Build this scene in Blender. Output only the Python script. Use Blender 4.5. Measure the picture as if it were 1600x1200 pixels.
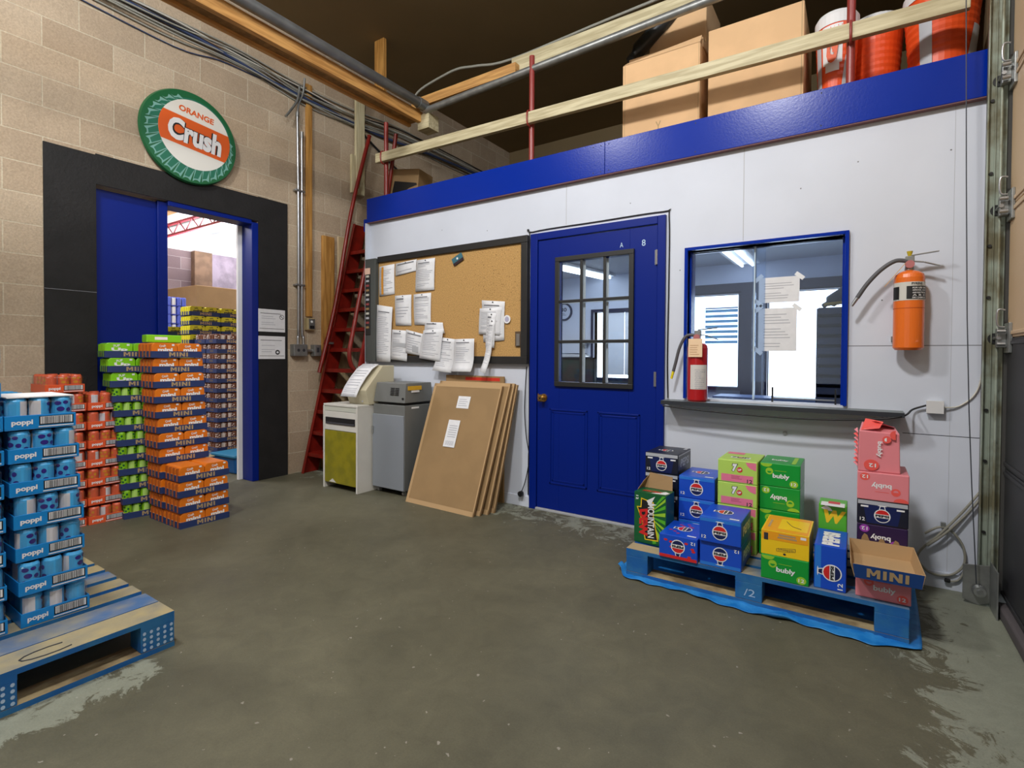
import bpy, bmesh, math, random
from mathutils import Matrix, Vector
R=math.radians
rnd=random.Random(7)
C=bpy.context.scene.collection
sc=bpy.context.scene
for o in list(bpy.data.objects): bpy.data.objects.remove(o)

# ---------------------------------------------------------------- camera
f_px,yaw,pitch,roll,shift_px=810.0,R(33.8),R(.95),R(.327),29.7
F=Vector((-math.sin(yaw)*math.cos(pitch),math.cos(yaw)*math.cos(pitch),-math.sin(pitch)))
R0=Vector((math.cos(yaw),math.sin(yaw),0)); U0=R0.cross(F)
Rv=R0*math.cos(roll)+U0*math.sin(roll); Uv=-R0*math.sin(roll)+U0*math.cos(roll)
cd=bpy.data.cameras.new('camera'); cam=bpy.data.objects.new('camera',cd); C.objects.link(cam)
cam.matrix_world=Matrix(((Rv.x,Uv.x,-F.x,0),(Rv.y,Uv.y,-F.y,0),(Rv.z,Uv.z,-F.z,1.2),(0,0,0,1)))
cd.sensor_fit='HORIZONTAL'; cd.sensor_width=36; cd.lens=36*f_px/1600; cd.shift_y=-shift_px/1600
cd.clip_start=.03; cd.clip_end=200
sc.camera=cam
# ---------------------------------------------------------------- world, lights, exposure
w=bpy.data.worlds.new('world'); sc.world=w; w.use_nodes=True
bg=w.node_tree.nodes['Background']; bg.inputs[0].default_value=(.78,.88,1,1); bg.inputs[1].default_value=5.0
vs=sc.view_settings; vs.view_transform='Standard'; vs.look='None'; vs.gamma=1; vs.use_curve_mapping=False; vs.exposure=0.0
def area(name,loc,rot,sx,sy,energy,col=(1,1,1),spread=180):
    l=bpy.data.lights.new(name,'AREA'); l.shape='RECTANGLE'; l.size=sx; l.size_y=sy; l.energy=energy; l.color=col; l.spread=R(spread)
    o=bpy.data.objects.new(name,l); C.objects.link(o); o.location=loc; o.rotation_euler=rot; return o
area('lamp_ceiling_west',(-2.9,.15,4.4),(R(27),0,0),.38,.38,80,(1,.985,.965))
area('lamp_ceiling_east',(-.85,.15,4.4),(R(27),0,0),.38,.38,112,(1,.985,.97))
area('fill_ceiling_rear',(-2.2,-2.0,4.1),(R(25),0,0),3,.6,26,(1,.97,.92))  # unseen soft fill added for ambient light, not a ceiling fixture
area('fill_rear_bluish',(-1.6,-3.3,1.9),(R(90),0,0),3.0,2.6,14,(.8,.9,1))  # bluish fill added behind the camera; wall_front has no opening
area('lamp_warehouse',(-7.4,1.2,3.36),(0,0,0),1.6,2.0,150,(1,.97,1))
area('lamp_warehouse_north',(-7.4,6.9,3.36),(0,0,0),1.6,2.0,150,(1,.97,1))
area('fill_warehouse_uplight',(-8.3,4.6,2.5),(R(180),0,0),1.0,1.6,110,(1,.97,1))  # upward fill added to brighten the warehouse ceiling; no fitting hangs here
area('lamp_office',(-2.7,5.6,2.34),(0,0,0),.3,1.2,26,(.9,.95,1))
area('lamp_office_east',(-1.0,5.6,2.34),(0,0,0),.3,1.2,10,(.85,.92,1))

# ---------------------------------------------------------------- materials
def lin(c): 
    c=c/255.0
    return c/12.92 if c<=.04045 else ((c+.055)/1.055)**2.4
def col(r,g,b): return (lin(r),lin(g),lin(b),1)
MATS={}
def mat(name,rgb,rough=.55,metal=0,var=0,vs_=8,bump=0,bs=60,rgb2=None,emit=None,coat=0,spec=None,lo=.4,hi=.6,detail=4):
    if name in MATS: return MATS[name]
    m=bpy.data.materials.new(name); m.use_nodes=True; nt=m.node_tree; n=nt.nodes; L=nt.links
    b=n['Principled BSDF']; c=col(*rgb); b.inputs['Base Color'].default_value=c
    b.inputs['Roughness'].default_value=rough; b.inputs['Metallic'].default_value=metal
    if spec is not None: b.inputs['Specular IOR Level'].default_value=spec
    if coat: b.inputs['Coat Weight'].default_value=coat
    if emit: b.inputs['Emission Color'].default_value=c; b.inputs['Emission Strength'].default_value=emit
    tc=None
    if var or rgb2 or bump: tc=n.new('ShaderNodeTexCoord')
    if var or rgb2:
        no=n.new('ShaderNodeTexNoise'); no.inputs['Scale'].default_value=vs_; no.inputs['Detail'].default_value=detail
        L.new(tc.outputs['Object'],no.inputs['Vector'])
        rp=n.new('ShaderNodeValToRGB'); L.new(no.outputs['Fac'],rp.inputs['Fac'])
        rp.color_ramp.elements[0].position=lo; rp.color_ramp.elements[1].position=hi
        if rgb2: a,bb=c,col(*rgb2)
        else: a=tuple(x*(1-var) for x in c[:3])+(1,); bb=tuple(min(1,x*(1+var)) for x in c[:3])+(1,)
        rp.color_ramp.elements[0].color=a; rp.color_ramp.elements[1].color=bb
        L.new(rp.outputs['Color'],b.inputs['Base Color'])
    if bump:
        n2=n.new('ShaderNodeTexNoise'); n2.inputs['Scale'].default_value=bs; n2.inputs['Detail'].default_value=5
        L.new(tc.outputs['Object'],n2.inputs['Vector'])
        bp=n.new('ShaderNodeBump'); bp.inputs['Strength'].default_value=bump; bp.inputs['Distance'].default_value=.01
        L.new(n2.outputs['Fac'],bp.inputs['Height']); L.new(bp.outputs['Normal'],b.inputs['Normal'])
    MATS[name]=m; return m
def wood(name,rgb,rgb2,axis='X',scale=1,rough=.6):
    if name in MATS: return MATS[name]
    m=mat(name,rgb,rough,rgb2=rgb2,vs_=3,bump=.15,bs=40); nt=m.node_tree
    tc=[x for x in nt.nodes if x.type=='TEX_COORD'][0]; no=[x for x in nt.nodes if x.type=='TEX_NOISE'][0]
    mp=nt.nodes.new('ShaderNodeMapping'); s={'X':(1,14,14),'Y':(14,1,14),'Z':(14,14,1)}[axis]
    mp.inputs['Scale'].default_value=tuple(v*scale for v in s)
    nt.links.new(tc.outputs['Object'],mp.inputs['Vector']); nt.links.new(mp.outputs['Vector'],no.inputs['Vector'])
    return m
def block_mat(name,c1,c2,mortar,axis='Y',phase=.156,bias=0,rough=.85):
    if name in MATS: return MATS[name]
    m=bpy.data.materials.new(name); m.use_nodes=True; nt=m.node_tree; n=nt.nodes; L=nt.links; b=n['Principled BSDF']
    g=n.new('ShaderNodeNewGeometry'); sx=n.new('ShaderNodeSeparateXYZ'); L.new(g.outputs['Position'],sx.inputs[0])
    cb=n.new('ShaderNodeCombineXYZ'); ad=n.new('ShaderNodeMath'); ad.operation='ADD'; ad.inputs[1].default_value=-phase+41.8
    L.new(sx.outputs[axis],ad.inputs[0]); L.new(ad.outputs[0],cb.inputs['X']); L.new(sx.outputs['Z'],cb.inputs['Y'])
    br=n.new('ShaderNodeTexBrick'); br.inputs['Scale'].default_value=1; br.inputs['Brick Width'].default_value=.418
    br.inputs['Row Height'].default_value=.209; br.inputs['Mortar Size'].default_value=.0045; br.inputs['Mortar Smooth'].default_value=.3
    br.inputs['Bias'].default_value=bias; br.offset=.5
    br.inputs['Color1'].default_value=col(*c1); br.inputs['Color2'].default_value=col(*c2); br.inputs['Mortar'].default_value=col(*mortar)
    L.new(cb.outputs[0],br.inputs['Vector'])
    no=n.new('ShaderNodeTexNoise'); no.inputs['Scale'].default_value=90; no.inputs['Detail'].default_value=3; L.new(g.outputs['Position'],no.inputs['Vector'])
    n3=n.new('ShaderNodeTexNoise'); n3.inputs['Scale'].default_value=2.2; L.new(g.outputs['Position'],n3.inputs['Vector'])
    mr=n.new('ShaderNodeMapRange'); L.new(no.outputs['Fac'],mr.inputs[0]); mr.inputs[1].default_value=.25; mr.inputs[2].default_value=.75; mr.inputs[3].default_value=.84; mr.inputs[4].default_value=1.12
    m3=n.new('ShaderNodeMapRange'); L.new(n3.outputs['Fac'],m3.inputs[0]); m3.inputs[1].default_value=.3; m3.inputs[2].default_value=.7; m3.inputs[3].default_value=.9; m3.inputs[4].default_value=1.06
    mu=n.new('ShaderNodeMath'); mu.operation='MULTIPLY'; L.new(mr.outputs[0],mu.inputs[0]); L.new(m3.outputs[0],mu.inputs[1])
    vm=n.new('ShaderNodeVectorMath'); vm.operation='SCALE'; L.new(br.outputs['Color'],vm.inputs[0]); L.new(mu.outputs[0],vm.inputs['Scale'])
    L.new(vm.outputs[0],b.inputs['Base Color']); b.inputs['Roughness'].default_value=rough; b.inputs['Specular IOR Level'].default_value=.25
    inv=n.new('ShaderNodeMath'); inv.operation='MULTIPLY_ADD'; inv.inputs[1].default_value=-.6; L.new(br.outputs['Fac'],inv.inputs[0])
    L.new(no.outputs['Fac'],inv.inputs[2])
    bp=n.new('ShaderNodeBump'); bp.inputs['Strength'].default_value=.5; bp.inputs['Distance'].default_value=.006
    L.new(inv.outputs[0],bp.inputs['Height']); L.new(bp.outputs['Normal'],b.inputs['Normal'])
    MATS[name]=m; return m
def floor_mat():
    m=bpy.data.materials.new('concrete_floor'); m.use_nodes=True; nt=m.node_tree; n=nt.nodes; L=nt.links; b=n['Principled BSDF']
    g=n.new('ShaderNodeNewGeometry')
    def noise(s,d=5,r=.55,dist=0):
        x=n.new('ShaderNodeTexNoise'); x.inputs['Scale'].default_value=s; x.inputs['Detail'].default_value=d; x.inputs['Roughness'].default_value=r
        x.inputs['Distortion'].default_value=dist; L.new(g.outputs['Position'],x.inputs['Vector']); return x
    a=noise(1.3,6,.6,.5); r1=n.new('ShaderNodeValToRGB'); L.new(a.outputs['Fac'],r1.inputs[0])
    r1.color_ramp.elements[0].position=.32; r1.color_ramp.elements[1].position=.68
    r1.color_ramp.elements[0].color=col(80,78,62); r1.color_ramp.elements[1].color=col(98,95,76)
    # worn pale paint: along the overhead door, the foot of the back wall and the near left corner
    sx=n.new('ShaderNodeSeparateXYZ'); L.new(g.outputs['Position'],sx.inputs[0])
    def mrange(src,a0,a1,b0=0,b1=1):
        q=n.new('ShaderNodeMapRange'); L.new(src,q.inputs[0]); q.inputs[1].default_value=a0; q.inputs[2].default_value=a1; q.inputs[3].default_value=b0; q.inputs[4].default_value=b1; return q.outputs[0]
    def mth(op,x,y):
        q=n.new('ShaderNodeMath'); q.operation=op
        for i,v in enumerate((x,y)):
            if isinstance(v,(int,float)): q.inputs[i].default_value=v
            else: L.new(v,q.inputs[i])
        return q.outputs[0]
    ex=mrange(sx.outputs['X'],-.05,.46)                   # near the right wall
    wy=mth('MULTIPLY',mrange(sx.outputs['Y'],2.9,3.3),.62)  # near the back wall
    px=mth('MULTIPLY',mrange(sx.outputs['X'],-2.06,-2.2),mrange(sx.outputs['Y'],.98,.86))
    px=mth('MULTIPLY',px,mrange(sx.outputs['X'],-2.42,-2.3))
    reg=mth('MAXIMUM',mth('MAXIMUM',ex,wy),mth('MULTIPLY',px,.75))
    nz=noise(6,12,.78,1.2)
    msk=mrange(mth('ADD',mth('MULTIPLY',reg,.36),nz.outputs['Fac']),.70,.73)
    mx=n.new('ShaderNodeMix'); mx.data_type='RGBA'; L.new(msk,mx.inputs[0]); L.new(r1.outputs[0],mx.inputs[6]); mx.inputs[7].default_value=col(128,131,116)
    mo=noise(9,8,.72,.8); mm=mrange(mo.outputs['Fac'],.3,.7,.86,1.13)
    # small scuffs
    sp=noise(38,2,.5); sm=mth('GREATER_THAN',sp.outputs['Fac'],.735)
    m2=n.new('ShaderNodeMix'); m2.data_type='RGBA'; L.new(mth('MULTIPLY',sm,.6),m2.inputs[0]); L.new(mx.outputs[2],m2.inputs[6]); m2.inputs[7].default_value=col(160,156,146)
    fine=noise(160,2); mf=mth('MULTIPLY',mrange(fine.outputs['Fac'],.2,.8,.88,1.12),mm)
    vm=n.new('ShaderNodeVectorMath'); vm.operation='SCALE'; L.new(m2.outputs[2],vm.inputs[0]); L.new(mf,vm.inputs['Scale'])
    L.new(vm.outputs[0],b.inputs['Base Color'])
    L.new(mrange(a.outputs['Fac'],.3,.7,.5,.68),b.inputs['Roughness'])
    bp=n.new('ShaderNodeBump'); bp.inputs['Strength'].default_value=.12; bp.inputs['Distance'].default_value=.01; L.new(nz.outputs['Fac'],bp.inputs['Height']); L.new(bp.outputs['Normal'],b.inputs['Normal'])
    return m
def film_mat(name,tint,gl=.12,rough=.12):
    m=bpy.data.materials.new(name); m.use_nodes=True; nt=m.node_tree; n=nt.nodes; L=nt.links
    n.remove(n['Principled BSDF']); t=n.new('ShaderNodeBsdfTransparent'); t.inputs[0].default_value=tint
    g=n.new('ShaderNodeBsdfGlossy'); g.inputs['Roughness'].default_value=rough
    fr=n.new('ShaderNodeLayerWeight'); fr.inputs[0].default_value=.5; pw=n.new('ShaderNodeMath'); pw.operation='POWER'; pw.inputs[1].default_value=3.5
    L.new(fr.outputs['Facing'],pw.inputs[0]); ad=n.new('ShaderNodeMath'); ad.operation='MULTIPLY_ADD'; ad.inputs[1].default_value=.6; ad.inputs[2].default_value=gl+.03; ad.use_clamp=True
    L.new(pw.outputs[0],ad.inputs[0]); mx=n.new('ShaderNodeMixShader'); L.new(ad.outputs[0],mx.inputs[0]); L.new(t.outputs[0],mx.inputs[1]); L.new(g.outputs[0],mx.inputs[2])
    L.new(mx.outputs[0],n['Material Output'].inputs['Surface']); MATS[name]=m; return m
WHITE=mat('wall_white',(208,214,226),.6,var=.03,vs_=1.5)
WHITE2=mat('plain_white',(235,235,235),.5)
PAPER=mat('paper',(228,229,232),.7,var=.02,vs_=30)
PAPER2=mat('paper_cream',(222,214,190),.7)
INK=mat('ink_grey',(178,180,188),.7); INKD=mat('ink_dark',(45,46,52),.7); INKM=mat('ink_mid',(120,122,128),.7)
BLUE=mat('paint_blue',(0,42,150),.24,spec=.18,bump=.04,bs=90)
BLUED=mat('door_blue',(0,31,124),.36,spec=.25,bump=.02,bs=60)
NAVY=mat('tray_navy',(32,52,102),.6)
NAVY2=mat('tray_navy_bright',(12,62,128),.6)
BLK=mat('paint_black',(22,21,21),.75,var=.25,vs_=5,bump=.4,bs=40)
BLACK=mat('black',(22,22,24),.5)
BLACKG=mat('black_frame',(36,36,36),.45,bump=.05,bs=120)
KRAFT=mat('kraft',(150,121,82),.8,var=.04,vs_=6,bump=.03,bs=100)
KRAFTL=mat('kraft_light',(222,182,136),.8,var=.05,vs_=4)
KRAFTIN=mat('kraft_inside',(184,152,110),.85)
KRAFTPR=mat('kraft_print',(172,146,106),.8); KDULL=mat('kraft_dull',(112,98,84),.8)
RED=mat('ladder_red',(122,24,14),.38,var=.15,vs_=12)
REDP=mat('post_red',(140,50,44),.35)
GALV=mat('galvanised',(150,152,150),.4,.7,var=.12,vs_=14)
STEEL=mat('steel',(176,178,180),.3,.85)
PIPE=mat('pipe_grey',(120,122,122),.42,.6,var=.1,vs_=9)
TRACK=mat('track_steel',(158,168,154),.5,.2,rgb2=(112,108,84),vs_=7)
LUMB=wood('lumber_white',(206,196,160),(176,164,128),'X')
LUMBZ=wood('lumber_upright',(206,196,160),(182,170,134),'Z')
LUMBO=wood('lumber_orange',(220,166,96),(186,132,68),'Y')
LUMBOZ=wood('lumber_orange_upright',(196,146,76),(160,112,50),'Z')
LUMBOX=wood('lumber_orange_cross',(206,158,92),(176,128,70),'X')
OSB=mat('beam_web',(150,110,60),.75,var=.2,vs_=20)
CEIL=mat('ceiling_dark',(130,112,80),.85,var=.05,vs_=1)
GLASS=film_mat('glass_clear',(.93,.97,1,1),.02,.02)
GLASSD=film_mat('glass_smudged',(.84,.9,.98,1),.05,.12)
FILM=film_mat('shrink_film',(1,1,1,1),.05,.16)
PAL_BLUE=mat('pallet_blue',(16,92,160),.65,rgb2=(40,108,158),vs_=9,bump=.15,bs=50)
PAL_TOP=mat('pallet_top',(168,152,118),.75,rgb2=(86,112,140),vs_=2.4,lo=.42,hi=.62,bump=.25,bs=40,detail=8)
PAL_T1=mat('pallet_top_tan',(160,146,108),.75,rgb2=(108,112,110),vs_=5,lo=.45,hi=.75,bump=.25,bs=40,detail=8)
PAL_T2=mat('pallet_top_faded',(64,98,142),.75,rgb2=(150,142,112),vs_=4,lo=.5,hi=.75,bump=.25,bs=40,detail=8)
PAL_WOOD=mat('pallet_wood',(168,150,112),.8,rgb2=(120,102,74),vs_=8,bump=.25,bs=40)
TARP=mat('tarp_blue',(22,116,196),.42,rgb2=(50,140,214),vs_=12,bump=.5,bs=16)
CORK=mat('cork',(188,148,90),.9,var=.16,vs_=120,bump=.3,bs=200)

# ---------------------------------------------------------------- geometry helpers
_tc={}
def text2d(s,bold=0.0):
    k=(s,bold)
    if k in _tc: return _tc[k]
    cu=bpy.data.curves.new('t','FONT'); cu.body=s; cu.size=1; cu.offset=bold; cu.fill_mode='FRONT'; cu.resolution_u=3
    ob=bpy.data.objects.new('t',cu); C.objects.link(ob); bpy.context.view_layer.update()
    me=bpy.data.meshes.new_from_object(ob.evaluated_get(bpy.context.evaluated_depsgraph_get()))
    vs=[(v.co.x,v.co.y) for v in me.vertices]; fs=[tuple(p.vertices) for p in me.polygons]
    bpy.data.objects.remove(ob); bpy.data.curves.remove(cu); bpy.data.meshes.remove(me)
    x0=min(v[0] for v in vs); x1=max(v[0] for v in vs); y0=min(v[1] for v in vs); y1=max(v[1] for v in vs)
    vs=[((v[0]-x0)/(x1-x0),(v[1]-y0)/(y1-y0)) for v in vs]
    _tc[k]=(vs,fs); return _tc[k]
class Fr:
    def __init__(s,O,U,V): s.O=Vector(O); s.U=Vector(U).normalized(); s.V=Vector(V).normalized(); s.N=s.U.cross(s.V)
    def p(s,u,v,l=.0006): return s.O+s.U*u+s.V*v+s.N*l
class MB:
    def __init__(s): s.v=[]; s.f=[]; s.m=[]; s.sm=[]; s.mats=[]; s.M=Matrix.Identity(4)
    def mi(s,m):
        if m not in s.mats: s.mats.append(m)
        return s.mats.index(m)
    def add(s,vs,fs,m,sm=False):
        b=len(s.v); s.v+= [s.M@Vector(v) for v in vs]; i=s.mi(m)
        for f in fs: s.f.append(tuple(b+k for k in f)); s.m.append(i); s.sm.append(sm)
        return s
    def box(s,x0,x1,y0,y1,z0,z1,m,mf=None):
        vs=[(x0,y0,z0),(x1,y0,z0),(x1,y1,z0),(x0,y1,z0),(x0,y0,z1),(x1,y0,z1),(x1,y1,z1),(x0,y1,z1)]
        fs=[(0,3,2,1),(4,5,6,7),(0,1,5,4),(1,2,6,5),(2,3,7,6),(3,0,4,7)]  # bottom top front right back left
        if mf:
            names=['bottom','top','front','right','back','left']
            for n_,f in zip(names,fs): s.add([vs[k] for k in f],[(0,1,2,3)],mf.get(n_,m))
        else: s.add(vs,fs,m)
        return s
    def hexa(s,b4,t4,m):  # bottom ring (ccw from above), top ring
        s.add(list(b4)+list(t4),[(0,3,2,1),(4,5,6,7),(0,1,5,4),(1,2,6,5),(2,3,7,6),(3,0,4,7)],m); return s
    def bar(s,p0,p1,w,h,m,up=(0,0,1)):
        p0=Vector(p0);p1=Vector(p1);d=(p1-p0).normalized(); u=Vector(up); sd=d.cross(u).normalized(); uu=sd.cross(d)
        a=[p+sd*(i*w/2)+uu*(j*h/2) for p in (p0,p1) for i,j in ((-1,-1),(1,-1),(1,1),(-1,1))]
        s.add(a,[(0,1,2,3),(7,6,5,4),(0,4,5,1),(1,5,6,2),(2,6,7,3),(3,7,4,0)],m); return s
    def cyl(s,p0,p1,r0,r1,m,seg=20,caps=True,capm=None):
        p0=Vector(p0);p1=Vector(p1);d=(p1-p0).normalized(); u=Vector((0,0,1)) if abs(d.z)<.9 else Vector((1,0,0))
        a=d.cross(u).normalized(); b=a.cross(d); vs=[]
        for p,r in ((p0,r0),(p1,r1)):
            for k in range(seg): t=2*math.pi*k/seg; vs.append(p+a*(math.cos(t)*r)+b*(-math.sin(t)*r))
        s.add(vs,[(k,(k+1)%seg,seg+(k+1)%seg,seg+k) for k in range(seg)],m,True)
        if caps: s.add(vs,[tuple(range(seg))[::-1],tuple(range(seg,2*seg))],capm or m)
        return s
    def tube(s,pts,r,m,seg=10,smooth=4,closed=False):
        P=[Vector(p) for p in pts]
        if smooth>1 and len(P)>2:
            Q=[]; n=len(P)
            for i in range(n-1):
                a=P[max(i-1,0)];b=P[i];c=P[i+1];d=P[min(i+2,n-1)]
                for k in range(smooth):
                    t=k/smooth; Q.append(.5*((2*b)+(c-a)*t+(2*a-5*b+4*c-d)*t*t+(3*b-a-3*c+d)*t**3))
            Q.append(P[-1]); P=Q
        up=None; rings=[]
        for i,p in enumerate(P):
            d=(P[min(i+1,len(P)-1)]-P[max(i-1,0)]).normalized()
            if up is None: up=Vector((0,0,1)) if abs(d.z)<.9 else Vector((1,0,0))
            a=d.cross(up).normalized(); up=a.cross(d)
            rr=r[i*(len(r)-1)//(len(P)-1)] if isinstance(r,(list,tuple)) else r
            rings.append([p+a*(math.cos(2*math.pi*k/seg)*rr)+up*(math.sin(2*math.pi*k/seg)*rr) for k in range(seg)])
        vs=[v for g in rings for v in g]; fs=[]
        for i in range(len(rings)-1):
            for k in range(seg): fs.append((i*seg+k,(i+1)*seg+k,(i+1)*seg+(k+1)%seg,i*seg+(k+1)%seg))
        s.add(vs,fs,m,True); n=len(rings)
        s.add(vs,[tuple(range(seg)),tuple(range((n-1)*seg,n*seg))[::-1]],m); return s
    def lathe(s,prof,m,seg=24,c=(0,0,0),mfun=None):
        vs=[]; 
        for r,z in prof:
            for k in range(seg): t=2*math.pi*k/seg; vs.append((c[0]+r*math.cos(t),c[1]+r*math.sin(t),c[2]+z))
        for i in range(len(prof)-1):
            for k in range(seg):
                mm=mfun(i,k) if mfun else m
                s.add([vs[i*seg+k],vs[i*seg+(k+1)%seg],vs[(i+1)*seg+(k+1)%seg],vs[(i+1)*seg+k]],[(0,1,2,3)],mm or m,True)
        return s
    def prism(s,fr,pts,d0,d1,m):   # polygon in frame, extruded along frame normal
        n=len(pts); a=[fr.p(u,v,d0) for u,v in pts]+[fr.p(u,v,d1) for u,v in pts]
        s.add(a,[tuple(range(n))[::-1],tuple(range(n,2*n))]+[(k,(k+1)%n,n+(k+1)%n,n+k) for k in range(n)],m); return s
    def rect(s,fr,u0,v0,u1,v1,m,l=.0006): s.add([fr.p(u0,v0,l),fr.p(u1,v0,l),fr.p(u1,v1,l),fr.p(u0,v1,l)],[(0,1,2,3)],m); return s
    def poly(s,fr,pts,m,l=.0006): s.add([fr.p(u,v,l) for u,v in pts],[tuple(range(len(pts)))],m); return s
    def disc(s,fr,u,v,ru,rv,m,l=.0006,seg=24,a0=0,a1=360):
        full=(a1-a0)>=360; n=seg if full else seg+1
        s.add([fr.p(u+ru*math.cos(R(a0+(a1-a0)*k/seg)),v+rv*math.sin(R(a0+(a1-a0)*k/seg)),l) for k in range(n)],[tuple(range(n))],m); return s
    def band(s,fr,u,v,r,va,vb,m,l,seg=10):  # slice of a disc between heights va..vb (fractions of r)
        L_=[];R_=[]
        for k in range(seg+1):
            t=va+(vb-va)*k/seg; x=math.sqrt(max(0,1-t*t)); L_.append((u-x*r,v+t*r)); R_.append((u+x*r,v+t*r))
        return s.poly(fr,R_+L_[::-1],m,l)
    def text(s,fr,t,u0,v0,u1,v1,m,l=.0012,bold=.02,rot=0,shear=0):
        vs,fs=text2d(t,bold); cu,cv=(u0+u1)/2,(v0+v1)/2; W,H=u1-u0,v1-v0
        if rot in (90,270,-90): W,H=H,W
        cr,sr=math.cos(R(rot)),math.sin(R(rot)); o=[]
        for x,y in vs:
            a=(x-.5)*W+(y-.5)*H*shear; b=(y-.5)*H; o.append(fr.p(cu+a*cr-b*sr,cv+a*sr+b*cr,l))
        s.add(o,fs,m); return s
    def lines(s,fr,u0,v0,u1,v1,n,m,l=.0008,th=.25,seed=0):
        q=random.Random(seed); h=(v1-v0)/n
        for k in range(n):
            if q.random()<.12: continue
            e=u0+(u1-u0)*(.55+.45*q.random()); s.rect(fr,u0,v0+h*(k+.5-th/2),e,v0+h*(k+.5+th/2),m,l)
        return s
    def build(s,name,parent=None,bevel=0,seg=2,loc=None,rot=None,label=None,cat=None,group=None,kind=None,subsurf=0):
        me=bpy.data.meshes.new(name); me.from_pydata([tuple(v) for v in s.v],[],s.f)
        for m in s.mats: me.materials.append(m)
        me.polygons.foreach_set('material_index',s.m); me.polygons.foreach_set('use_smooth',s.sm); me.update()
        o=bpy.data.objects.new(name,me); C.objects.link(o); o.parent=parent
        if loc: o.location=loc
        if rot is not None: o.rotation_euler=rot
        if bevel:
            b=o.modifiers.new('bevel','BEVEL'); b.width=bevel; b.segments=seg; b.limit_method='ANGLE'; b.angle_limit=R(40)
        if subsurf: q=o.modifiers.new('sub','SUBSURF'); q.levels=subsurf; q.render_levels=subsurf
        tag(o,label,cat,group,kind); return o
def tag(o,label=None,cat=None,group=None,kind=None):
    if label: o['label']=label
    if cat: o['category']=cat
    if group: o['group']=group
    if kind: o['kind']=kind
    return o
def thing(name,label,cat,loc=(0,0,0),rz=0,group=None):
    o=bpy.data.objects.new(name,None); o.empty_display_size=.1; C.objects.link(o); o.location=loc; o.rotation_euler=(0,0,rz)
    return tag(o,label,cat,group)
def copy_tree(o,parent=None):
    c=o.copy(); C.objects.link(c); c.parent=parent
    for ch in list(o.children): copy_tree(ch,c)
    return c
def struct(mb,name,**k): return mb.build(name,kind='structure',**k)
FRONT=lambda x,y,z: Fr((x,y,z),(1,0,0),(0,0,1))     # faces -Y
EAST=lambda x,y,z: Fr((x,y,z),(0,1,0),(0,0,1))      # faces +X
TOP=lambda x,y,z: Fr((x,y,z),(1,0,0),(0,1,0))       # faces +Z

# ================================================================ SETTING
YW=3.5; XB=-4.76; XR=.56; CZ=4.5
m=MB(); m.box(-12,.9,-3.7,9.5,-.1,0,floor_mat()); struct(m,'floor')
m=MB(); m.box(-4.96,XR+.2,-3.6,7.1,CZ,CZ+.1,CEIL); struct(m,'ceiling')
CMU=block_mat('block_wall',(192,174,150),(174,154,130),(202,190,166))
m=MB()
m.box(-4.96,XB,-3.6,1.50,0,CZ,CMU); m.box(-4.96,XB,2.76,9.3,0,CZ,CMU); m.box(-4.96,XB,1.50,2.76,2.47,CZ,CMU)
struct(m,'wall_left')
m=MB(); X0,X1=XB,XB+.012
m.box(X0,X1,1.20,1.50,0,2.685,BLK); m.box(X0,X1,2.76,3.06,0,2.70,BLK); m.box(X0,X1,1.50,2.76,2.47,2.695,BLK)
m.box(-4.96,XB,1.495,1.505,0,2.47,BLK)
m.rect(EAST(X1,0,0),1.20,1.66,1.50,1.662,INK,.001)
struct(m,'trim_1')
m=MB(); m.box(-4.93,XB+.004,2.70,2.765,0,2.45,BLUED); m.box(-4.96,-4.93,2.66,2.765,0,2.45,WHITE2); m.box(-4.93,XB+.004,1.99,2.70,2.43,2.475,BLUED)
struct(m,'trim_2',bevel=.003)
# fixed blue door leaf with mullion
m=MB(); m.box(-4.86,-4.82,1.50,1.93,.02,2.455,BLUED); m.box(-4.88,-4.79,1.925,2.0,0,2.46,BLUED)
struct(m,'door_1',bevel=.004)
m=MB(); m.box(-12,-4.96,-1,-.9,0,3.5,CMU); struct(m,'wall_warehouse_south')
# back partition with openings
DX0,DX1,DZ=-2.16,-1.092,2.16
WX0,WX1,WZ0,WZ1=-.945,-.075,.93,1.90
m=MB(); Y0,Y1=YW,YW+.12
m.box(-4.047,DX0,Y0,Y1,0,2.52,WHITE); m.box(DX0,DX1,Y0,Y1,DZ,2.52,WHITE); m.box(DX1,WX0,Y0,Y1,0,2.52,WHITE)
m.box(WX0,WX1,Y0,Y1,0,WZ0,WHITE); m.box(WX0,WX1,Y0,Y1,WZ1,2.52,WHITE); m.box(WX1,.527,Y0,Y1,0,2.52,WHITE)
fr=FRONT(0,YW,0); SEAM=mat('seam_grey',(120,122,128),.7); SEAML=mat('seam_light',(176,178,182),.7)
m.rect(fr,-1.858,2.20,-1.854,2.51,SEAML); m.rect(fr,-.614,1.93,-.610,2.51,SEAML)
m.rect(fr,-.06,1.268,.524,1.272,SEAM); m.rect(fr,.2,.797,.52,.8005,INKD); m.rect(fr,.395,.09,.3965,2.5,SEAML)
for x,z in ((-3.1,2.32),(-1.0,1.78),(-.3,2.2),(-.02,2.30),(.1,1.52),(.38,2.28),(-1.35,2.28),(-2.6,2.25)): m.disc(fr,x,z,.004,.004,SEAM)
struct(m,'wall_back')
m=MB(); m.box(-4.06,-4.047,3.45,7.0,0,2.5,WHITE); m.box(.515,.527,3.62,7.0,0,2.5,WHITE); struct(m,'wall_office_sides')
m=MB(); m.box(.527,.56,3.44,3.5,0,4.3,mat('rust_edge',(112,70,62),.7,var=.2,vs_=20)); struct(m,'trim_3')
m=MB(); m.box(-4.047,-2.165,3.487,3.5,0,.085,WHITE); m.box(-1.09,.525,3.487,3.5,0,.085,WHITE); struct(m,'baseboard_back',bevel=.002)
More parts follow.
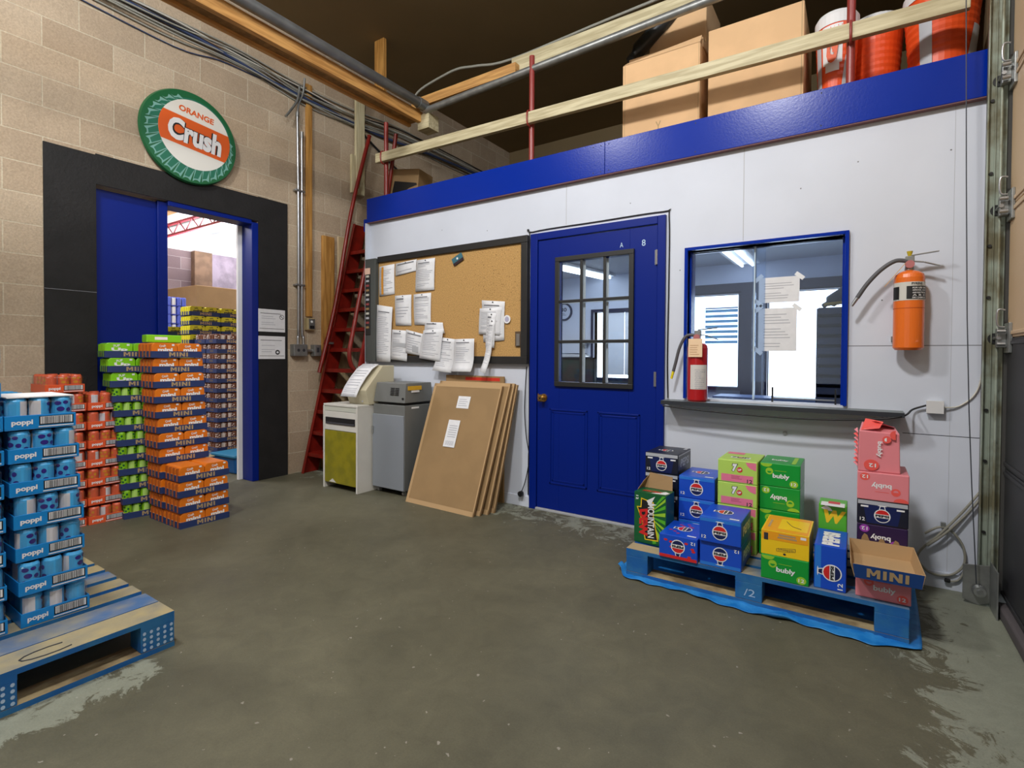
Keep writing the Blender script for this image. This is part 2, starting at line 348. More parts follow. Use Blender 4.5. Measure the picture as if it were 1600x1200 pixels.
# fascia of the mezzanine
m=MB(); m.box(-4.05,-1.532,3.462,3.50,2.507,2.738,BLUE); m.box(-1.529,.527,3.462,3.50,2.507,2.738,BLUE); m.box(-4.14,-4.05,3.50,3.60,2.44,2.56,BLUE)
EDG=mat('plywood_edge',(120,84,84),.8); m.box(-4.05,.527,3.464,3.5,2.500,2.507,EDG)
fr=FRONT(0,3.462,0)
for x in (-1.56,-1.50,-1.62,-.9,-2.4,-3.2,-.2): m.disc(fr,x,2.715,.004,.004,INKD); m.disc(fr,x,2.53,.004,.004,INKD)
struct(m,'trim_4',bevel=.002)
m=MB(); m.box(-4.06,.56,3.5,7.1,2.52,2.66,CEIL); struct(m,'floor_mezzanine')
m=MB(); m.box(-4.96,.8,7.0,7.1,2.4,CZ,CEIL); m.box(-4.96,-4.06,7.0,7.1,0,2.4,CEIL); struct(m,'wall_mezzanine_back')
m=MB(); m.box(-4.96,.9,-3.7,-3.6,0,CZ,block_mat('block_wall_front',(140,128,110),(126,112,94),(150,140,120),'X')); struct(m,'wall_front')
m=MB(); m.box(.56,.76,3.5,7.1,0,CZ,CEIL); m.box(.575,.76,3.37,3.5,0,CZ,mat('jamb_dark',(60,58,54),.7)); struct(m,'wall_right_rear')

# overhead door (right wall), panels beige above, dark below
BEI=mat('door_beige',(206,178,142),.5,var=.02,vs_=2); DRK=mat('door_dark',(46,46,50),.55,var=.06,vs_=3)
def overhead():
    root=thing('overhead_door','tall sectional overhead door, beige above and charcoal below, along right wall','garage door',(.585,0,0))
    zs=[.06,.68,1.30,1.92,2.54,3.16,3.78]
    for i in range(6):
        m=MB(); mm=DRK if i<2 else BEI; z0,z1=zs[i]+.002,zs[i+1]-.002
        m.box(0,.045,-3.55,3.36,z0,z1,mm)
        m.box(-.006,0,-3.55,3.36,z1-.03,z1-.012,mm); m.box(-.006,0,-3.55,3.36,z0+.012,z0+.03,mm)
        p=m.build('door_panel',root,bevel=.003)
    m=MB(); m.box(-.03,.04,-3.55,3.30,0,.058,mat('door_seal',(86,80,82),.7)); m.build('bottom_seal',root,bevel=.012,seg=3)
    for zc in (1.30,1.92,2.54,3.16):
        m=MB(); y=3.335
        m.box(-.012,0,y-.07,y+.03,zc-.07,zc+.07,GALV); m.box(-.045,-.012,y-.02,y+.02,zc-.045,zc+.045,GALV)
        m.cyl((-.04,y-.03,zc),(-.04,y+.075,zc),.009,.009,STEEL,10); m.cyl((-.04,y+.06,zc),(-.04,y+.085,zc),.026,.026,BLACKG,14)
        m.cyl((-.05,y-.045,zc+.03),(-.02,y-.045,zc+.03),.01,.01,STEEL,8); m.cyl((-.05,y-.045,zc-.03),(-.02,y-.045,zc-.03),.01,.01,STEEL,8)
        m.tube([(-.02,y-.03,zc+.05),(-.045,y-.03,zc+.06),(-.045,y-.03,zc+.13),(-.02,y-.03,zc+.13)],.005,STEEL,6)
        m.build('roller_hinge',root,bevel=.002)
    return root
overhead()
m=MB()
m.box(.50,.575,3.40,3.408,0,4.2,TRACK); m.box(.50,.504,3.37,3.408,.16,4.2,TRACK); m.box(.53,.534,3.392,3.40,.16,4.2,TRACK)
m.tube([(.548,3.36,.16),(.548,3.36,4.2)],.006,TRACK,8,1)
for z in (.35,.7,.95,1.5,1.75,2.1,2.45): m.cyl((.52,3.402,z),(.52,3.392,z),.008,.008,BLACKG,10); m.cyl((.553,3.402,z+.1),(.553,3.392,z+.1),.006,.006,STEEL,8)
m.build('door_track',label='weathered galvanised vertical track at right end of white wall',cat='track')
t=thing('cable_bracket','folded steel bottom bracket of overhead door, near the floor at right','bracket',(.53,3.26,0))
m=MB(); m.prism(Fr((-.09,.1,0),(1,0,0),(0,0,1)),[(0,.02),(.06,-.0),(.1,.02),(.1,.2),(.0,.19)],0,.006,GALV); m.box(.01,.016,-.06,.1,.0,.22,GALV)
m.build('bracket_plate',t,bevel=.001); m=MB(); m.cyl((-.03,.085,.075),(-.03,.06,.075),.028,.024,STEEL,16); m.cyl((-.03,.06,.075),(-.03,.05,.075),.012,.012,GALV,10); m.build('roller_pin',t)
m=MB(); m.tube([(.384,3.3,4.2),(.43,3.3,1.4),(.483,3.3,.12)],.0025,mat('cable_steel',(70,74,82),.5,.4),6,4)
m.build('lift_cable',label='thin steel lift cable running down in front of white wall beside track',cat='cable')

# ---------------------------------------------------------------- blue entry door with frame
m=MB(); yf=3.475
m.box(DX0,DX0+.065,yf,3.62,0,2.16,BLUED); m.box(DX1-.055,DX1,yf,3.62,0,2.16,BLUED); m.box(DX0+.065,DX1-.055,yf,3.62,2.105,2.16,BLUED)
m.box(DX0+.06,DX1-.05,3.47,3.62,0,.018,mat('threshold',(170,172,178),.5))
struct(m,'trim_5',bevel=.004)
dr=bpy.data.objects.new('door_2',None); C.objects.link(dr); dr.location=(0,0,0); tag(dr,kind='structure')
x0,x1=-2.092,-1.15; gx0,gx1,gz0,gz1=-1.90,-1.345,1.01,1.92
m=MB(); ya,yb=3.488,3.532
m.box(x0,gx0,ya,yb,.02,2.10,BLUED); m.box(gx1,x1,ya,yb,.02,2.10,BLUED); m.box(gx0,gx1,ya,yb,.02,gz0,BLUED); m.box(gx0,gx1,ya,yb,gz1,2.10,BLUED)
fr=FRONT(0,ya,0)
for a,b in ((-1.98,-1.66),(-1.58,-1.26)):
    for c0,c1 in ((.22,.80),):
        for k,(w_,d) in enumerate(((.0,.006),(.022,.003))):
            u0,u1,v0,v1=a+w_,b-w_,c0+w_,c1-w_
            m.box(u0,u1,ya-d,ya,v0,v0+.012,BLUED); m.box(u0,u1,ya-d,ya,v1-.012,v1,BLUED); m.box(u0,u0+.012,ya-d,ya,v0,v1,BLUED); m.box(u1-.012,u1,ya-d,ya,v0,v1,BLUED)
LT=mat('sticker_silver',(170,196,222),.4)
m.text(fr,'A',-1.42,1.975,-1.395,2.01,LT,bold=.01); m.text(fr,'8',-1.26,1.968,-1.233,2.012,LT,bold=.01)
m.build('door_leaf',dr,bevel=.002)
def sash(mb,x0,x1,z0,z1,nx,nz,y,t,bw,d,mt):
    mb.box(x0-t,x1+t,y-d,y,z1,z1+t,mt); mb.box(x0-t,x1+t,y-d,y,z0-t,z0,mt); mb.box(x0-t,x0,y-d,y,z0,z1,mt); mb.box(x1,x1+t,y-d,y,z0,z1,mt)
    for i in range(1,nx): x=x0+(x1-x0)*i/nx; mb.box(x-bw/2,x+bw/2,y-d*.7,y,z0,z1,mt)
    for i in range(1,nz): z=z0+(z1-z0)*i/nz; mb.box(x0,x1,y-d*.75,y,z-bw/2,z+bw/2,mt)
m=MB(); sash(m,gx0,gx1,gz0,gz1,3,3,3.488,.035,.022,.02,BLACKG); m.build('glazing_frame',dr,bevel=.003)
m=MB(); sash(m,gx0,gx1,gz0,gz1,3,3,3.531,.03,.024,.018,WHITE2); m.build('inner_glazing_frame',dr,bevel=.003)
m=MB(); m.box(gx0,gx1,3.505,3.511,gz0,gz1,GLASS); m.build('window_pane',dr)
BRASS=mat('brass',(190,150,86),.25,.9)
m=MB(); m.cyl((-2.035,3.489,.88),(-2.035,3.481,.88),.032,.03,BRASS,24); m.cyl((-2.035,3.481,.88),(-2.035,3.455,.88),.011,.012,BRASS,16)
m.cyl((-2.035,3.455,.88),(-2.035,3.437,.88),.022,.029,BRASS,24); m.cyl((-2.035,3.437,.88),(-2.035,3.425,.88),.029,.018,BRASS,24); m.cyl((-2.035,3.425,.88),(-2.035,3.423,.88),.008,.008,BLACK,10)
m.box(-2.088,-2.078,3.484,3.489,.85,.91,BRASS); m.build('door_knob',dr)
for z in (1.88,1.05,.25):
    m=MB(); m.cyl((-1.152,3.480,z-.05),(-1.152,3.480,z+.05),.0075,.0075,STEEL,12); m.box(-1.166,-1.14,3.484,3.489,z-.05,z+.05,STEEL)
    for q in (-.045,-.015,.015,.045): m.cyl((-1.152,3.480,z+q-.003),(-1.152,3.480,z+q+.003),.0085,.0085,STEEL,12)
    m.build('hinge',dr)
# ---------------------------------------------------------------- service window
wr=bpy.data.objects.new('window_1',None); C.objects.link(wr); tag(wr,kind='structure')
m=MB(); t_=.02
m.box(WX0-t_,WX0,3.475,3.64,WZ0,WZ1+t_,BLUE); m.box(WX1,WX1+t_,3.475,3.64,WZ0,WZ1+t_,BLUE); m.box(WX0,WX1,3.475,3.64,WZ1,WZ1+t_,BLUE)
m.box(WX0,WX0+.012,3.53,3.63,WZ0,WZ1,BLUE); m.box(WX1-.012,WX1,3.53,3.63,WZ0,WZ1,BLUE)
m.build('window_frame',wr,bevel=.002)
m=MB(); m.box(WX0+.005,-.49,3.545,3.55,WZ0+.01,WZ1-.005,GLASSD); m.build('sliding_pane',wr,bevel=.0005,label='left sliding pane, smudged acrylic')
m=MB(); m.box(-.565,WX1-.005,3.565,3.57,WZ0+.12,WZ1-.005,GLASSD); m.build('sliding_pane',wr,bevel=.0005,label='right sliding pane, smudged acrylic')
m=MB(); m.box(-.553,-.545,3.535,3.575,WZ0+.01,WZ1-.005,mat('acrylic_edge',(190,210,226),.2)); m.build('pane_edge',wr)
m=MB(); 
m.box(-.445,-.437,3.53,3.56,WZ0,WZ0+.09,BLACK); m.box(-.115,-.107,3.53,3.56,WZ0,WZ0+.09,BLACK); m.box(-.437,-.115,3.535,3.545,WZ0+.02,WZ0+.028,STEEL)
m.build('document_slot',wr)
m=MB(); LED=mat('ledge_grey',(104,112,112),.45); LEDD=mat('ledge_edge',(42,46,52),.5)
m.box(-1.075,.20,3.355,3.5,.893,.918,LED,{'front':LEDD,'left':LEDD,'right':LEDD,'bottom':LEDD})
m.build('counter_ledge',label='narrow grey ledge shelf fixed under the service window',cat='shelf',bevel=.002)

# ---------------------------------------------------------------- office beyond
OFW=mat('office_wall',(206,214,232),.7); OFD=mat('office_navy_trim',(30,32,60),.5)
m=MB(); Ya,Yb=7.0,7.1
ops=[(-3.23,-2.2,.9,1.85),(-1.85,-1.26,.83,2.0),(-.93,.1,.45,2.0)]
xs=[-4.06]
for a,b,c0,c1 in ops: xs+=[a,b]
xs+=[.53]
for i in range(0,len(xs),2): m.box(xs[i],xs[i+1],Ya,Yb,0,2.4,OFW)
for a,b,c0,c1 in ops: m.box(a,b,Ya,Yb,0,c0,OFW); m.box(a,b,Ya,Yb,c1,2.4,OFW)
struct(m,'wall_office_far')
m=MB(); m.box(-4.06,.53,3.62,7.1,2.38,2.44,mat('office_ceiling',(190,194,206),.8)); struct(m,'ceiling_office')
m=MB(); m.box(-4.05,.53,3.62,3.66,2.2,2.38,OFW); struct(m,'trim_6')
for i,(a,b,c0,c1) in enumerate(ops):
    m=MB(); e=.04; q=OFD
    m.box(a-e,a,6.95,7.1,c0-e,c1+e,q); m.box(b,b+e,6.95,7.1,c0-e,c1+e,q); m.box(a,b,6.95,7.1,c1,c1+e,q); m.box(a,b,6.95,7.1,c0-e,c0,q)
    struct(m,'window_%d'%(i+2))
m=MB(); m.box(-1.22,-1.0,6.9,7.02,.0,2.1,OFD); m.box(-2.0,.5,6.93,7.0,2.02,2.13,OFD); struct(m,'trim_7')
# blinds
BSL=mat('blind_white',(222,228,240),.6)
t=thing('vertical_blind','pale vertical blind drawn across office window seen through door glass','blind',(0,0,0))
for k in range(9):
    m=MB(); x=-2.98+k*.085
    m.box(x,x+(.0855 if k not in (2,6) else .078),6.9,6.905,.95,1.83,BSL); m.build('slat',t,rot=None)
m=MB(); m.box(-3.0,-2.2,6.88,6.92,1.83,1.86,OFD); m.build('head_rail',t)
t=thing('window_blind','pale blind with broad blue horizontal slats in far office window','blind',(0,0,0)); SB=mat('slat_blue',(120,190,232),.6)
for k in range(7):
    m=MB(); z=1.38+k*.066; m.box(-1.66,-1.27,6.965,6.985,z,z+.036,SB); m.build('slat',t)
m=MB(); m.cyl((-1.66,6.975,1.83),(-1.27,6.975,1.83),.012,.012,BSL,10); m.build('head_rail',t)
# office furniture
def lamp_fix(x,y,z,L_,label,rz=0):
    t=thing('fluorescent_light',label,'ceiling light',(x,y,z),rz,'office ceiling lights')
    m=MB(); m.box(-.14,.14,-L_/2,L_/2,-.03,0,WHITE2); m.build('housing',t,bevel=.004)
    for sx_ in (-.06,.06):
        m=MB(); m.cyl((sx_,-L_/2+.02,-.048),(sx_,L_/2-.02,-.048),.016,.016,mat('tube_glow',(235,245,255),.4,emit=5),12); m.build('tube',t)
lamp_fix(-3.1,6.35,2.375,1.2,'long fluorescent ceiling light seen through upper door panes',R(-8))
lamp_fix(-1.15,6.3,2.375,1.2,'fluorescent ceiling light seen through top of service window')
DKW=mat('desk_dark',(44,36,38),.5); 
t=thing('office_desk','dark office desk with papers, seen low through the door glass','desk',(-2.75,5.85,0))
m=MB(); m.box(-.95,.65,-.35,.35,.70,.74,DKW); m.build('desk_top',t,bevel=.003)
for x in (-.93,.61):
    m=MB(); m.box(x,x+.03,-.33,.33,0,.7,DKW); m.build('side_panel',t)
m=MB(); m.box(-.9,.61,.3,.32,.2,.7,DKW); m.build('modesty_panel',t)
t=thing('cubicle_partition','dark red and green low partition beyond the office desk','partition',(-3.2,6.45,0))
m=MB(); m.box(-.55,.22,-.02,.02,.03,1.17,mat('fabric_maroon',(74,42,48),.9,rgb2=(40,62,56),vs_=2)); m.build('fabric_panel',t); m=MB(); m.box(-.57,-.55,-.03,.03,0,1.19,BLACK); m.box(.22,.24,-.03,.03,0,1.19,BLACK); m.box(-.57,.24,-.03,.03,1.17,1.19,BLACK); m.build('panel_frame',t)
t=thing('office_chair','dark mesh office chair standing before the blinds','chair',(-2.35,6.72,0))
m=MB(); m.box(-.24,.24,-.03,.03,.55,1.18,mat('mesh_dark',(52,62,70),.8)); m.build('backrest',t,bevel=.02,seg=3)
m=MB(); m.box(-.24,.24,-.5,-.05,.42,.5,BLACK); m.build('seat',t,bevel=.02,seg=3)
m=MB(); m.cyl((0,-.27,.06),(0,-.27,.42),.025,.025,BLACK,12); m.build('gas_lift',t)
for k in range(5):
    m=MB(); a=R(72*k); m.bar((0,-.27,.07),(.28*math.cos(a),-.27+.28*math.sin(a),.05),.04,.03,BLACK); m.cyl((.28*math.cos(a)-.01,-.27+.28*math.sin(a),.025),(.28*math.cos(a)+.01,-.27+.28*math.sin(a),.025),.025,.025,BLACK,12); m.build('leg',t)
for k,(x,y,r_) in enumerate(((-2.95,5.75,10),(-2.5,5.8,-20),(-2.25,5.7,35))):
    m=MB(); m.box(-.105,.105,-.14,.14,0,.004+.006*k,PAPER); m.lines(TOP(0,0,.004+.006*k),-.08,-.12,.08,.12,12,INK,seed=k)
    m.build('paper_stack',loc=(x,y,.741),rot=(0,0,R(r_)),label=['single white sheet on left of the office desk','thin pile of papers at middle of the office desk','thicker pile of papers at right of the office desk'][k],cat='papers')
t=thing('desk_monitor','small grey monitor at right of the office desk','monitor',(-2.12,5.95,.741),R(10))
m=MB(); m.box(-.16,.16,-.02,.02,.1,.36,mat('monitor_dark',(60,70,84),.4)); m.build('screen',t,bevel=.006); m=MB(); m.box(-.08,.08,-.06,.06,0,.012,BLACK); m.box(-.02,.02,-.01,.01,.01,.14,BLACK); m.build('stand',t)
t=thing('wall_shelf','white shelf unit with trays on far office wall, left in the door glass','shelf',(-3.62,6.86,0))
m=MB(); m.box(-.3,.34,-.12,.13,1.42,1.435,mat('shelf_tan',(190,160,120),.6)); m.build('shelf_board',t); m=MB(); m.box(-.3,.34,-.12,.13,1.20,1.215,WHITE2); m.build('shelf_board',t)
m=MB(); m.box(-.28,.3,-.1,.12,1.22,1.235,PAPER); m.box(-.05,.28,-.1,.12,1.25,1.4,mat('tray_pale',(210,214,226),.6)); m.build('letter_tray',t)
m=MB(); fr=FRONT(-3.73,6.985,1.88); m.cyl((-3.73,6.999,1.88),(-3.73,6.975,1.88),.135,.135,mat('sign_navy',(46,58,84),.5),32); m.disc(Fr((-3.73,6.974,1.88),(1,0,0),(0,0,1)),0,0,.11,.11,OFW,.001,32)
m.text(Fr((-3.73,6.974,1.88),(1,0,0),(0,0,1)),'30',-.05,0,.05,.06,OFD,.002); m.lines(Fr((-3.73,6.974,1.88),(1,0,0),(0,0,1)),-.05,-.06,.05,-.02,2,OFD,.002)
m.build('round_wall_sign',label='round white sign with navy rim on far office wall',cat='sign')
t=thing('filing_shelf','tall dark shelf tower full of slim trays at right inside the service window','shelf',(-.20,5.0,0))
m=MB(); m.box(-.09,-.08,-.15,.15,0,1.6,OFD); m.box(.27,.28,-.15,.15,0,1.6,OFD); m.box(-.09,.28,.14,.15,0,1.6,OFD); m.build('casing',t)
FT=mat('file_tray',(58,66,92),.5)
for k in range(20):
    m=MB(); m.box(-.08,.27,-.16,.14,.03+k*.08,.085+k*.08,FT); m.build('tray',t,bevel=.004)
m=MB(); m.tube([(-.25,4.98,1.63),(-.2,4.95,1.66),(-.1,4.93,1.72),(.05,4.95,1.75)],[.02,.05,.06,.05],mat('bag_dark',(50,52,58),.7),10,4)
m.tube([(-.24,4.9,1.63),(-.1,4.88,1.645),(.0,4.9,1.65)],.014,mat('strap_yellow',(214,170,50),.6),8)
m.build('black_bag',label='black bag with yellow strap lying on the filing tower',cat='bag')
t=thing('reception_desk','low grey blue counter inside the service window','desk',(-.85,6.5,0))
m=MB(); m.box(-.55,1.0,-.25,.2,.72,.76,mat('counter_blue',(88,108,150),.5)); m.build('counter_top',t,bevel=.004); m=MB(); m.box(-.5,.95,-.2,.15,0,.72,mat('counter_base',(84,96,130),.6)); m.build('counter_base',t)
# papers taped to the window (inside)
for k,(x0_,x1_,z0_,z1_,lb) in enumerate(((-.527,-.303,1.54,1.695,'upper notice sheet taped inside the service window, landscape'),(-.527,-.315,1.242,1.506,'lower notice sheet taped inside the service window, portrait'))):
    t=thing('taped_notice',lb,'paper',(0,0,0),0,'notices taped in the window')
    m=MB(); m.box(x0_,x1_,3.552,3.5532,z0_,z1_,PAPER); m.lines(FRONT(0,3.552,0),x0_+.03,z0_+.02,x1_-.03,z1_-.03,7+5*k,INK,seed=k+3); m.build('sheet',t)
    TP=mat('tape_white',(236,238,240),.4)
    for (cx,cz,a) in ((x0_,z1_,40),(x1_,z1_,-40),(x0_,z0_,-40)):
        m=MB(); m.box(-.028,.028,-.001,0,-.012,.012,TP); m.build('tape',t,loc=(cx,3.5515,cz),rot=(0,R(-a),0))

# ---------------------------------------------------------------- ladder
def ladder():
    t=thing('ship_ladder','steep red steel ladder climbing to the mezzanine beside block wall','ladder')
    def yz(z): return 3.235+ (3.90-3.235)*(z/2.66)
    for x,w_ in ((-4.69,1),(-4.115,1)):
        m=MB(); m.prism(Fr((x,0,0),(0,1,0),(0,0,1)),[(yz(0)-.055,0),(yz(0)+.13,0),(yz(2.66)+.10,2.66),(yz(2.66)-.075,2.66)],-.006,.006,RED)
        m.box(x-.006,x+.03,0,0,0,0,RED) if 0 else None
        s_=1 if x<-4.4 else -1
        m.hexa([(x,yz(0)-.065,0),(x+s_*.035,yz(0)-.065,0),(x+s_*.035,yz(0)-.055,0),(x,yz(0)-.055,0)],[(x,yz(2.66)-.085,2.66),(x+s_*.035,yz(2.66)-.085,2.66),(x+s_*.035,yz(2.66)-.075,2.66),(x,yz(2.66)-.075,2.66)],RED)
        m.build('stringer',t,bevel=.002)
    for k in range(11):
        z=.205+k*.2135
        m=MB(); y=yz(z); m.box(-4.684,-4.121,y-.05,y+.12,z-.006,z,RED); m.box(-4.684,-4.121,y-.056,y-.05,z-.035,z+.002,RED); m.box(-4.684,-4.121,y+.12,y+.126,z-.03,z,RED); m.build('step',t,bevel=.0015)
    m=MB(); m.tube([(-4.645,4.01,3.69),(-4.645,3.76,2.79),(-4.645,3.55,1.75),(-4.645,3.35,1.02)],.021,RED,12,5)
    m.build('handrail',t)
    m=MB(); m.bar((-4.67,3.46,1.30),(-4.67,3.55,1.5),.012,.09,RED); m.bar((-4.66,3.43,1.33),(-4.66,3.53,1.33),.03,.02,GALV); m.build('rail_bracket',t)
    m=MB(); m.tube([(-4.105,3.61,2.56),(-4.11,3.58,2.4),(-4.115,3.47,1.95),(-4.12,3.35,1.42),(-4.12,3.31,1.22),(-4.12,3.335,1.10),(-4.12,3.40,1.04),(-4.12,3.475,1.03),(-4.12,3.51,1.12)],.021,RED,12,5); m.build('handrail',t)
ladder()
# timber against block wall
def plank(name,label,x0,x1,y0,y1,z0,z1,mt,cat='timber',group=None,bev=.003):
    m=MB(); m.box(x0,x1,y0,y1,z0,z1,mt); return m.build(name,label=label,cat=cat,group=group,bevel=bev)
plank('furring_strip','thin orange wooden strip fixed upright beside the conduits',XB,XB+.03,3.265,3.33,1.60,3.98,LUMBOZ)
plank('timber_post','stout pale orange post standing behind ladder rail',XB,XB+.035,3.455,3.60,0,2.47,LUMBOZ)
plank('plywood_offcut','upright beige board leaning behind the ladder',XB,XB+.018,3.66,3.86,0,2.50,wood('ply_beige',(206,184,146),(190,168,128),'Z'))
m=MB(); m.box(XB+.062,XB+.095,3.84,3.96,3.0,4.2,LUMBZ); m.box(XB+.055,XB+.092,3.785,3.84,3.0,3.42,LUMBZ); m.box(XB,XB+.062,3.86,3.94,3.1,3.3,LUMBZ); m.build('hanging_timber',label='whitish timber upright hanging on block wall above the ladder',cat='timber',bevel=.003)
# conduits
t=thing('conduit_run','pair of silver conduits running down block wall to grey box','conduit')
for k,(y,zt) in enumerate(((3.165,3.62),(3.205,3.42))):
    m=MB(); m.tube([(XB+.035,y-.01 if k==0 else y,zt),(XB+.035,y,2.6),(XB+.035,y,1.5),(XB+.04,y+.01*(1-2*k)*-1,1.40),(XB+.045,y+.012*(2*k-1)+.0,1.30)],.0125,STEEL,10,4); m.build('conduit_pipe',t)
m=MB(); m.tube([(XB+.035,3.155,3.62),(XB+.04,3.165,3.72),(XB+.05,3.21,3.85),(XB+.06,3.22,4.0)],.011,GALV,8); m.tube([(XB+.05,3.17,3.9),(XB+.06,3.14,3.75),(XB+.07,3.05,3.6),(XB+.08,3.0,3.53)],.012,GALV,8); m.cyl((XB+.035,3.155,3.60),(XB+.035,3.157,3.64),.018,.018,GALV,12); m.cyl((XB+.035,3.205,3.40),(XB+.035,3.205,3.46),.017,.017,GALV,12); m.build('flexible_elbow',t)
for z in (2.85,1.9):
    m=MB(); m.box(XB,XB+.052,3.125,3.235,z,z+.02,STEEL); m.build('strap',t,bevel=.004)
m=MB(); m.box(XB,XB+.075,3.09,3.245,1.19,1.31,GALV); m.box(XB,XB+.05,3.245,3.33,1.235,1.26,GALV); m.box(XB,XB+.075,3.325,3.405,1.19,1.31,GALV)
fe=EAST(XB+.075,0,0); m.disc(fe,3.14,1.25,.016,.016,INKD,.001); m.disc(fe,3.20,1.25,.016,.016,INKD,.001); m.rect(fe,3.35,1.23,3.38,1.28,INKD,.001)
m.build('switch_box',t,bevel=.006)
t=thing('outlet_box','small beige outlet box at foot of orange strip','outlet',(XB,3.30,1.46))
m=MB(); m.box(0,.055,-.045,.045,0,.125,mat('outlet_beige',(178,160,118),.5)); m.build('box_body',t,bevel=.005); m=MB(); m.box(.055,.06,-.03,.04,.01,.115,GALV); m.box(.06,.064,-.02,.03,.015,.045,BLACK); m.cyl((.06,.0,.085),(.066,.0,.085),.012,.012,WHITE2,12); m.build('cover_plate',t)
# overhead cables, one object each
def cable(name,label,pts,r,mt,g=None): 
    m=MB(); m.tube(pts,r,mt,6,5); m.build(name,label=label,cat='cable',group=g)
CG=mat('cable_grey',(150,150,140),.6); CBL=mat('cable_blue',(52,66,100),.5); CK=mat('cable_black',(30,30,32),.6); CW=mat('cable_white',(200,198,186),.5)
qr=random.Random(3)
for k in range(9):
    z=3.83+.018*((k*4)%9); x=XB+.012+.005*k; mt=[CG,CW,CG,CG,CK,CG,CW,CG,CG][k]
    pts=[(x+qr.uniform(-.003,.003),y,z+qr.uniform(-.025,.025)-(.06 if 3<y<4.2 else 0)) for y in (.6,1.3,2.0,2.6,3.2,3.8,4.6,5.6,7,8.6)]
    cable('cable','%s overhead cable, %s from block wall in the bundle along it'%(['pale grey','white','pale grey','pale grey','black','pale grey','white','pale grey','pale grey'][k],['first out','second out','third out','fourth out','fifth out','sixth out','seventh out','eighth out','farthest out'][k]),pts,.0075,mt,'cables bundled along top of block wall')
cable('cable','thick dark blue cable sagging under bundle on block wall',[(XB+.03,1.2,3.93),(XB+.03,2.2,3.9),(XB+.03,2.9,3.83),(XB+.03,3.5,3.81),(XB+.03,4.2,3.79),(XB+.06,5.2,3.84),(XB+.05,6.8,3.9)],.016,CBL)
cable('cable','slim blue cable drooping on block wall left of conduits',[(XB+.01,1.2,3.80),(XB+.01,2.03,3.75),(XB+.01,2.40,3.81),(XB+.01,2.75,3.82),(XB+.015,3.10,3.84),(XB+.02,3.4,3.9)],.005,CBL)
cable('cable','dark cable slanting down block wall beyond the ladder',[(XB+.02,3.95,3.75),(XB+.02,4.6,3.45),(XB+.02,5.4,3.2),(XB+.02,6.0,2.98)],.012,CK)
# ---------------------------------------------------------------- crane beam, pipes, railing
t=thing('ceiling_beam','long orange timber beam with dark web running overhead toward the mezzanine','beam')
m=MB(); m.box(-3.64,-3.605,-1.0,3.62,3.40,3.44,LUMBO); m.build('flange',t,bevel=.002); m=MB(); m.box(-3.50,-3.455,-1.0,3.62,3.40,3.50,LUMBO); m.build('flange',t,bevel=.002)
m=MB(); m.box(-3.605,-3.50,-1.0,3.62,3.425,3.44,OSB); m.build('web',t)
t2=plank('end_block','pale block joining the beam and the cross timber',-3.50,-3.36,3.60,3.74,3.33,3.47,LUMB)
m=MB(); m.cyl((-3.40,-1.0,3.53),(-3.40,3.60,3.53),.042,.042,PIPE,20); m.cyl((-3.40,3.50,3.53),(-3.40,3.60,3.53),.05,.05,PIPE,20); m.build('roof_pipe',label='thick grey pipe running beside the orange beam',cat='pipe')
m=MB(); m.cyl((-3.40,3.60,3.49),(.5,3.60,3.60),.03,.03,GALV,16); m.build('cross_pipe',label='silver pipe running below upper timbers over mezzanine rail',cat='pipe')
m=MB(); m.cyl((-2.6,3.68,3.54),(.5,3.68,3.70),.022,.022,GALV,14); m.build('cross_pipe',label='thinner silver pipe behind the cross pipe over mezzanine rail',cat='pipe')
m=MB(); m.box(-3.62,-2.42,3.64,3.70,3.575,3.66,LUMBOX,{'front':LUMBOX,'bottom':LUMBOX}); m.build('cross_timber',label='orange toned timber above silver pipe, meeting the beam',cat='timber',bevel=.003)
m=MB(); m.box(-2.50,.5,3.70,3.74,3.62,3.74,LUMB); m.build('cross_timber',label='whitish timber continuing above the silver pipe to the right',cat='timber',bevel=.003)
plank('hanger_timber','short upright timber hanging from dark ceiling behind the beam',-4.28,-4.14,3.76,3.80,3.9,CZ,LUMBOZ)
m=MB(); m.tube([(-3.84,3.9,3.86),(-3.73,3.9,3.918),(-3.47,3.9,3.959),(-3.26,3.9,3.973),(-3.03,3.9,3.932),(-2.63,3.9,3.87),(-1.6,3.9,3.9),(.55,3.9,3.95)],.012,CG,6,5); m.build('cable',label='thin grey cable sagging under dark ceiling',cat='cable')
# rail, posts

m=MB(); m.M=Matrix.Identity(4); a=(-4.0,3.545,3.148); b=(.45,3.545,3.045); m.bar(a,b,.04,.09,LUMB); m.build('guard_rail',label='long pale wooden guard rail along mezzanine edge',cat='railing',bevel=.003)
def post(x,z1,label,rail_z):
    t=thing('rail_post',label,'post',(x,3.59,2.66),0,'red mezzanine posts')
    m=MB(); m.cyl((0,0,0),(0,0,z1-2.66),.022,.022,REDP,16); m.build('pipe',t)
    m=MB(); m.cyl((0,0,0),(0,0,.012),.05,.05,REDP,16); m.build('foot_plate',t)
    zc=rail_z-2.66
    m=MB(); m.tube([(0,.0,zc+.055),(0,-.05,zc+.06),(0,-.072,zc+.03),(0,-.072,zc-.03),(0,-.05,zc-.06),(0,.0,zc-.055)],.007,REDP,8,3); m.build('clamp',t)
post(-2.225,3.62,'red pipe post in the middle of mezzanine rail',3.107)
post(-3.915,3.50,'red pipe post at left end of mezzanine rail',3.146)
post(-.065,3.62,'red pipe post between the drink coolers',3.057)
m=MB(); m.tube([(-4.0,3.66,2.67),(-3.93,3.66,3.0),(-3.85,3.66,3.4)],.02,RED,10,2); m.build('rail_brace',label='slanted red pipe crossing behind the left rail post',cat='pipe')
